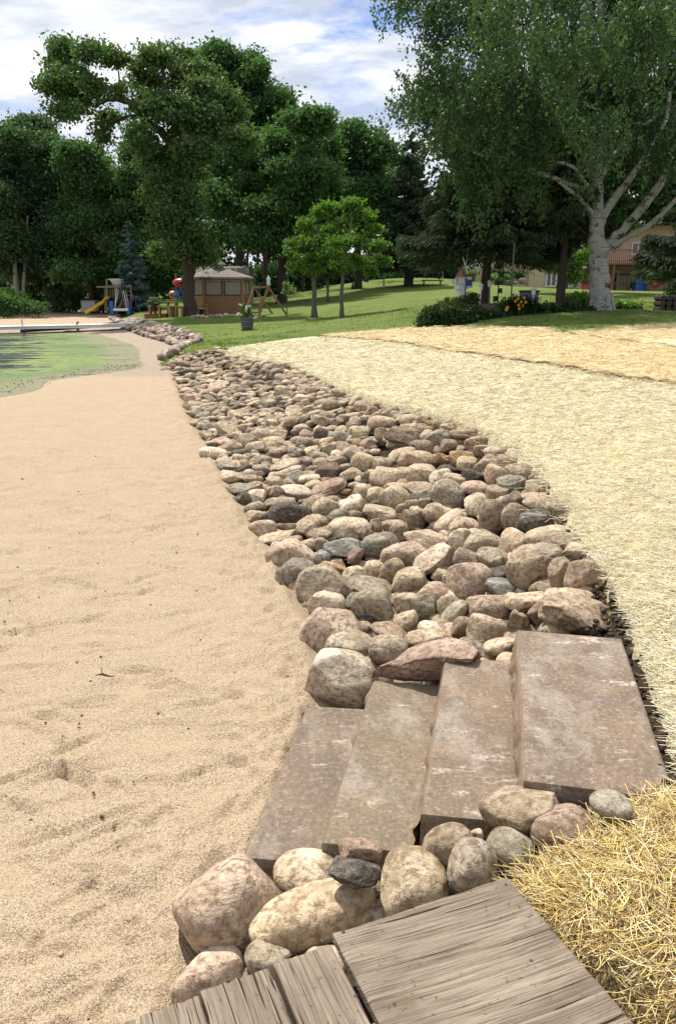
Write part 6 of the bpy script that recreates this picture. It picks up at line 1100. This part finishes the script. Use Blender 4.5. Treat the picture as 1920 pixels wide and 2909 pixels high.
# --- spruces
def spruce(label, base, Y, toppy, rpx, botpy, n, mat, seed, size=.16, trunk=9, droop=.35, name='spruce_tree', whorl=.42, lean=0, prof=.75):
    r = np.random.default_rng(seed); v = W(*base, Y); z = h1(v.x, v.y); loc = np.array([v.x, v.y, z]); H = W(base[0], toppy, Y).z-z; zb = W(base[0], botpy, Y).z-z; Rb = rpx*mpp(Y)*1.03
    t = thing(name, tuple(loc), label, 'spruce'); mb = MB(); mb.tube([(0, 0, -.15), (0, 0, H*.12), (.02, 0, H*.5), (0, 0, H*.98)], [trunk*mpp(Y)*1.12, trunk*mpp(Y), trunk*mpp(Y)*.6, .02], 12)
    nb = int((H-zb)/whorl*8); hs = zb+(H-zb)*(r.random(nb)**1.15); hs = np.sort(hs); Ps = []; Ds = []; wts = []
    for h_ in hs:
        u = (h_-zb)/(H-zb); L = Rb*(1-u)**prof*r.uniform(.72, 1.08)+.15; a = r.uniform(0, 6.283); d = np.array([math.cos(a), math.sin(a)]); e_ = r.uniform(.8, 1.2)*droop
        def pt(s_): return np.array([d[0]*L*s_, d[1]*L*s_, h_+L*(-e_*s_+e_*.55*s_*s_*s_)+.1*L*s_*(u)])
        mb.tube([pt(s_) for s_ in (0, .35, .7, 1.)], [.035+.01*L, .025, .015, .006], 4, False)
        m_ = int(n*L*L/ (1e-9+1)) ; Ps.append((d, L, h_, e_, u)); wts.append(L**1.35)
    wts = np.array(wts); wts /= wts.sum(); bi = r.choice(nb, n, p=wts); s_ = r.random(n)**.62; D = np.array([p[0] for p in Ps])[bi]; Lb = np.array([p[1] for p in Ps])[bi]; hb = np.array([p[2] for p in Ps])[bi]; eb = np.array([p[3] for p in Ps])[bi]; ub = np.array([p[4] for p in Ps])[bi]
    side = r.normal(0, 1, n)*(.16*Lb*(1.1-s_*.7)); per = np.stack([-D[:, 1], D[:, 0]], 1); X = D[:, 0]*Lb*s_+per[:, 0]*side; Yy = D[:, 1]*Lb*s_+per[:, 1]*side; Z = hb+Lb*(-eb*s_+eb*.55*s_**3)+.1*Lb*s_*ub-np.abs(side)*.35-r.random(n)**2*.42*np.minimum(1, Lb/2)*(.5+droop)
    P = np.stack([X, Yy, Z], 1); dd = np.stack([D[:, 0]+per[:, 0]*np.sign(side)*.8, D[:, 1]+per[:, 1]*np.sign(side)*.8, -.5-droop+0*s_], 1)+r.normal(0, .38, (n, 3)); dd /= np.linalg.norm(dd, axis=1)[:, None]
    q = r.normal(size=(n, 3)); s2 = np.cross(dd, q); s2 /= np.linalg.norm(s2, axis=1)[:, None]; L2 = (size*r.uniform(.6, 1.5, n))[:, None]
    V = np.stack([P-dd*L2*.5, P+s2*L2*.17, P+dd*L2*.6, P-s2*L2*.17], 1).reshape(-1, 3); i = np.arange(n)*4
    o = mb.build('trunk', M_bark2, None, None, True); o.parent = t; np_mesh('crown', V, np.stack([i, i+1, i+2, i+3], 1), mat, t, False, {'lr': np.repeat(r.random(n), 4)}); return t
spruce('layered blue spruce with pale tips beside the playset', (385,893), 57, 628, 64, 885, 26000, M_bspr, 201, .24, 5, .12, 'blue_spruce', .50, prof=.85)
spruce('dark spruce far back on the slope, left of the birdhouse tower', (1160,808), 60, 375, 88, 740, 70000, M_spr, 202, .26, 12, .45)
spruce('big drooping spruce whose trunk stands in the flower bed, left one', (1376,872), 25, 280, 250, 668, 190000, M_spr, 203, .115, 13, .36)
spruce('dark spruce with a bare trunk right of the flower bed, next to the birch', (1588,882), 23, 330, 135, 640, 85000, M_spr, 204, .11, 12.5, .5)
spruce('spruce at the right edge whose branches hang before the deck', (2050,880), 27, 350, 250, 690, 105000, M_spr, 205, .12, 13, .42)
tree('ornamental_tree', 'light green small tree in front of the house window', 'tree', (1606,836), 58, [(1560,700,30,20),(1545,730,30,20),(1580,735,40,25),(1620,740,35,30),(1630,780,25,25),(1570,760,25,16),(1650,720,30,25),(1600,700,30,20)], 7500, .22, M_young, 113, [[(1606,838,4),(1606,800,3.4),(1600,750,2.5)]], M_bark3, sp=.5, clump=.3)
# --- birch
bb = [(1240,60,70,70),(1330,30,110,90),(1450,90,130,110),(1600,50,140,110),(1750,70,140,120),(1880,60,140,130),(2010,180,140,160),(1280,180,70,80),(1190,285,55,45),(1135,315,40,35),(1260,320,95,70),(1380,260,120,90),(1500,320,130,100),(1620,230,120,100),(1760,240,130,100),(1880,280,110,110),(1350,420,95,70),(1340,520,60,80),(1450,470,90,70),(1570,410,100,60),(1830,430,70,50),(1950,430,90,90),(1590,560,50,45),(1680,330,90,70),(1130,15,55,35),(1180,-30,80,50),(1400,-60,160,80),(1700,-60,200,80),(1900,-80,200,90),(1370,600,35,50),(1640,480,50,50),(1230,230,50,60),(1800,330,80,60),(2060,380,120,140),(1450,200,110,90,-2.4),(1560,330,100,80,-2.6),(1650,150,110,100,-2.6),(1760,200,110,110,-2.6),(1700,400,60,60,-2.2),(1820,120,110,100,-2.6),(1400,380,80,60,-2.6),(1300,330,70,60,-2.8),(1400,90,90,80,-2.8),(1850,300,80,60,-2.4),(1160,340,35,35),(1290,400,50,50)]
limbs = [[(1705,882,31),(1704,850,27),(1701,780,25),(1698,710,25),(1696,650,20),(1697,580,16),(1698,500,14),(1697,430,11),(1701,340,9),(1708,250,7),(1725,150,5),(1735,40,4)],
 [(1708,725,17),(1727,695,16),(1760,660,13,-.5),(1815,600,14,-1),(1875,520,12,-1.5),(1925,440,11,-2),(1990,350,8,-2.5)],[(1700,640,14),(1725,590,14,-.3),(1765,540,12,-.6),(1815,470,10,-1),(1865,395,8,-1.3),(1892,335,7,-1.5),(1900,260,5,-1.7)],[(1740,700,9,-.3),(1770,680,9,-.5),(1815,658,8,-1.3),(1880,608,7,-2),(1925,560,6,-2.5),(1990,500,5,-3)],
 [(1692,625,8),(1668,590,7,-.5),(1630,550,6,-1),(1584,516,4,-1.4)],[(1692,585,7),(1684,560,6,-.4),(1666,525,5.5,-.8),(1628,476,5,-1.4),(1590,462,4,-1.7),(1556,459,3,-2)],[(1692,560,8),(1610,520,7,-.6),(1500,480,6,-1.8),(1450,456,6,-2.1),(1400,442,5,-2.4),(1355,437,4,-2.6),(1310,400,3.5,-2.8),(1225,335,3,-3)],
 [(1697,470,10),(1625,400,9,-1),(1550,300,9,-2.2),(1515,248,8,-2.5),(1462,170,6,-2.7),(1425,95,5,-2.9),(1340,20,4,-3)],[(1701,360,8),(1690,240,8,-.8),(1650,112,9,-1.8),(1663,20,9,-2),(1668,-60,8,-2)],[(1652,120,7,-1.8),(1620,50,7,-2),(1578,-20,6,-2.2)],[(1706,270,7),(1712,160,7,-1.5),(1705,60,7,-2),(1698,-30,6,-2)],[(1698,520,10),(1735,450,8,-.5),(1770,405,7,-1),(1800,370,6,-1.4),(1815,345,5,-1.5)],[(1800,370,5,-1.4),(1835,350,4,-1.6),(1880,318,3.5,-1.8)],[(1700,480,9),(1680,440,8,.4),(1668,400,7,.8),(1660,350,6,1)],[(1735,440,7,-.5),(1770,300,6,-1),(1810,200,6,-1.4),(1845,120,5,-1.6),(1860,0,4,-1.8)],[(1697,500,6),(1655,340,6,-1),(1630,250,5,-1.4),(1640,200,4,-1.5)]]
limbs = [limbs[0]]+[[(q[0], q[1], q[2]*.84)+tuple(q[3:]) for q in L] for L in limbs[1:]]
tree('birch_tree', 'large white-barked birch with spreading pale limbs at the right, shading the lawn', 'birch tree', (1705,882), 22.3, bb, 150000, .085, M_bir, 120, limbs, M_birch, sp=2.6, clump=.17, shell=.9, droop=1.2, per=20, strands=True)
# --- shrubs and flowers of the bed
def plant(name, label, blobs, Y, n, size, mat, seed, cat='shrub', wid=.6, droop=.0, clump=.07, group=None, sp=.15):
    r = np.random.default_rng(seed); B = px_blobs(blobs, Y, sp, r); b0 = B[0]; cx = sum(b[0] for b in B)/len(B); cy = Y; z = h1(cx, cy); loc = Vector((cx, cy, z)); t = thing(name, loc, label, cat, group)
    P = blobpts(B, n, r, clump, .8); P = P[P[:, 2] > z-.1]; V, Fq, A_ = leaves(P, size, r, droop, wid); np_mesh('foliage', V-np.array(loc), Fq, mat, t, False, {'lr': A_})
    mb = MB()
    for k_ in range(6): b = B[k_ % len(B)]; mb.tube([(b[0]-cx+.05*k_-.1, b[1]-cy, h1(b[0], b[1])-z-.03), (b[0]-cx, b[1]-cy, b[2]-z)], [.012, .006], 4)
    sub(t, mb, 'stem', M_bark3); return t
plant('shrub', 'leftmost low dark shrub of the flower bed, touching the straw', [(1215,905,28,26),(1235,890,30,22),(1200,918,16,16),(1245,915,28,20)], 20.2, 5200, .07, M_shrub, 301)
plant('shrub', 'wide dark shrub second from the left in the flower bed', [(1285,898,38,28),(1320,905,36,24),(1300,880,30,18),(1270,918,28,14)], 20.0, 6500, .07, M_shrub, 302)
plant('shrub', 'dark shrub in the middle of the bed before the broad boulder', [(1370,902,38,20),(1345,890,26,18),(1410,900,30,20)], 20.8, 5200, .07, M_shrub, 303)
plant('shrub', 'loose green shrub left of the orange lilies', [(1445,890,28,24),(1425,880,22,22),(1460,868,22,26)], 21.4, 4200, .08, M_mapl, 304)
plant('shrub', 'dark leafy plants right of the orange lilies', [(1530,885,30,18),(1510,888,22,14),(1560,880,26,16),(1590,890,30,12)], 21.4, 4200, .09, M_shrub, 305)
plant('shrub', 'yellow-green upright plants beside the birdhouse tower', [(1285,862,26,18),(1330,858,30,16),(1345,845,14,16),(1262,872,18,14)], 22.5, 3200, .10, leafmat('yg', (.07,.12,.03), (.17,.20,.05), .35), 306, wid=.25)
plant('hosta', 'bright green hosta clump between the second spruce and the birch', [(1650,858,40,14),(1630,850,28,10),(1660,845,20,8),(1680,862,22,12)], 23.4, 1500, .16, M_hosta, 307, 'hosta', .7)
plant('hosta', 'low bright hosta patch right of the birch trunk', [(1755,868,34,7),(1785,870,28,6),(1735,866,20,6)], 23.0, 900, .16, M_hosta, 308, 'hosta', .7)
plant('shrub', 'dark ground plants between the second spruce and the birch trunk', [(1620,878,34,12),(1655,880,34,10),(1600,870,20,12)], 22.2, 2600, .09, M_shrub, 309)
plant('shrub', 'green perennials in front of the rock bank by the house', [(1400,790,26,6),(1430,788,24,7),(1385,793,16,5)], 68, 1800, .16, M_hosta, 310, clump=.15)
plant('shrub', 'dark foundation shrubs above the rock bank of the house', [(1395,775,16,7),(1450,780,24,8),(1425,776,14,7),(1475,785,14,8)], 69, 1800, .18, M_shrub, 311, clump=.15)
plant('shrub', 'small dark shrub under the house window, left', [(1570,826,20,6),(1555,828,10,5)], 69.5, 700, .15, M_shrub, 312, clump=.12); plant('shrub', 'small green shrub under the house window, right', [(1632,825,12,6)], 69.5, 500, .15, M_hosta, 313, clump=.12)
plant('shrub', 'tall green bush on the shore at the far left behind the dock', [(10,862,30,26),(50,868,32,22),(80,880,26,14),(20,885,40,14),(110,875,22,14)], 54, 5200, .17, M_mapl, 314, clump=.25); plant('shrub', 'bright leafed bush on the shore left of the pale double trunks', [(15,840,28,16),(60,850,18,14)], 57, 2600, .17, M_hosta, 315, clump=.25)
plant('shrub', 'dark shrub at the right edge beside the firewood', [(1920,830,22,34),(1945,850,30,30)], 22.6, 3600, .09, M_shrub, 316)
# lilies
r = np.random.default_rng(44); c = at(1478, 882, 21.2); t = thing('orange_daylily', c, 'clump of orange daylilies with long leaves beside the dark bin', 'flowers')
n = 520; th = r.uniform(0, 6.283, n); L = r.uniform(.3, .65, n); V = []; 
bp = np.stack([r.normal(0, .16, n), r.normal(0, .12, n), np.zeros(n)], 1); d = np.stack([np.cos(th), np.sin(th), np.zeros(n)], 1); s = np.stack([-np.sin(th), np.cos(th), np.zeros(n)], 1)*.012; up_ = np.array([0, 0, 1.])
rows = [bp-s, bp+s, bp+d*(L*.25)[:, None]+up_*(L*.8)[:, None]+s, bp+d*(L*.25)[:, None]+up_*(L*.8)[:, None]-s, bp+d*(L*.7)[:, None]+up_*(L*.75)[:, None]+s*.2, bp+d*(L*.7)[:, None]+up_*(L*.75)[:, None]-s*.2]
V = np.stack(rows, 1).reshape(-1, 3); i = np.arange(n)*6; np_mesh('foliage', V, np.concatenate([np.stack([i, i+1, i+2, i+3], 1), np.stack([i+3, i+2, i+4, i+5], 1)]), M_shrub, t, False, {'lr': np.repeat(r.random(n), 6)})
M_lily = plain('lily_petal', (.80,.36,.03), .5, .15, 20)
for px, py in ((1471,848),(1480,857),(1487,846),(1472,866),(1474,876),(1492,858),(1463,855),(1440,873),(1437,879),(1483,868)):
    p = up(px, py, 20.9)-Vector(c); mb = MB()
    for k_ in range(6):
        a = k_*1.047; d = Vector((math.cos(a), -.5, math.sin(a))).normalized(); q = Vector((-math.sin(a), 0, math.cos(a)))*.014; mb.add([p, p+d*.03+q, p+d*.055, p+d*.03-q], [(0, 1, 2, 3)])
    o = sub(t, mb, 'blossom', M_lily)
# --- grass blades at the near lawn and loose shore debris
r = np.random.default_rng(66); n = 40000; Yg = 16*np.exp(r.uniform(0, math.log(40/16), n*3)); Xg = r.uniform(-.24, .60, n*3)*Yg; k_ = inpoly(Xg, Yg, LANDP); 
for Pp in (P1, P2, P3): k_ &= ~inpoly(Xg, Yg, Pp)
dE = dline(Xg, Yg, UP); k_ &= r.random(n*3) < (.35+.65*(dE < .5)); Xg, Yg = Xg[k_][:n], Yg[k_][:n]; n = len(Xg); Zg = land(Xg, Yg)+.02+.05*(fbm(Xg*.8, Yg*.8, 3, 77)-.5)
th = r.uniform(0, 6.283, n); hgt_ = r.uniform(.02, .05, n)*(1+.6*(vnoise(Xg*1.5, Yg*1.5, 2) > .6)); w_ = .006+Yg*.0004; P = np.stack([Xg, Yg, Zg], 1); s = np.stack([np.cos(th), np.sin(th), 0*th], 1)*w_[:, None]; tip = P+np.stack([r.normal(0, .025, n), r.normal(0, .025, n), hgt_], 1)
V = np.stack([P-s, P+s, tip], 1).reshape(-1, 3); i = np.arange(n)*3
M_gr = leafmat('grass_blade', (.09,.15,.03), (.15,.20,.05), .5); o = np_mesh('grass', V, np.stack([i, i+1, i+2], 1), M_gr, None, False, {'lr': np.repeat(r.random(n), 3)}); tag(o, 'short mown grass blades of the lawn', 'grass', kind='stuff')
we = [PZ(a, b, 0.) for a, b in [(0,1118),(60,1086),(200,1066),(300,1054),(345,1040),(400,1045),(440,1050)]]
def g4(r): t = r.uniform(0, len(we)-1.001); i = int(t); f_ = t-i; x = we[i][0]*(1-f_)+we[i+1][0]*f_+r.normal(0, .25); y = we[i][1]*(1-f_)+we[i+1][1]*f_+abs(r.normal(.1, .5)); return (x, y, h1(x, y))
bits('shore_debris', 'brown plant debris washed up along the edge of the algae', 'debris', 420, g4, .005, .016, [(.20,.16,.10),(.26,.21,.13),(.12,.09,.06)], 67, .0)
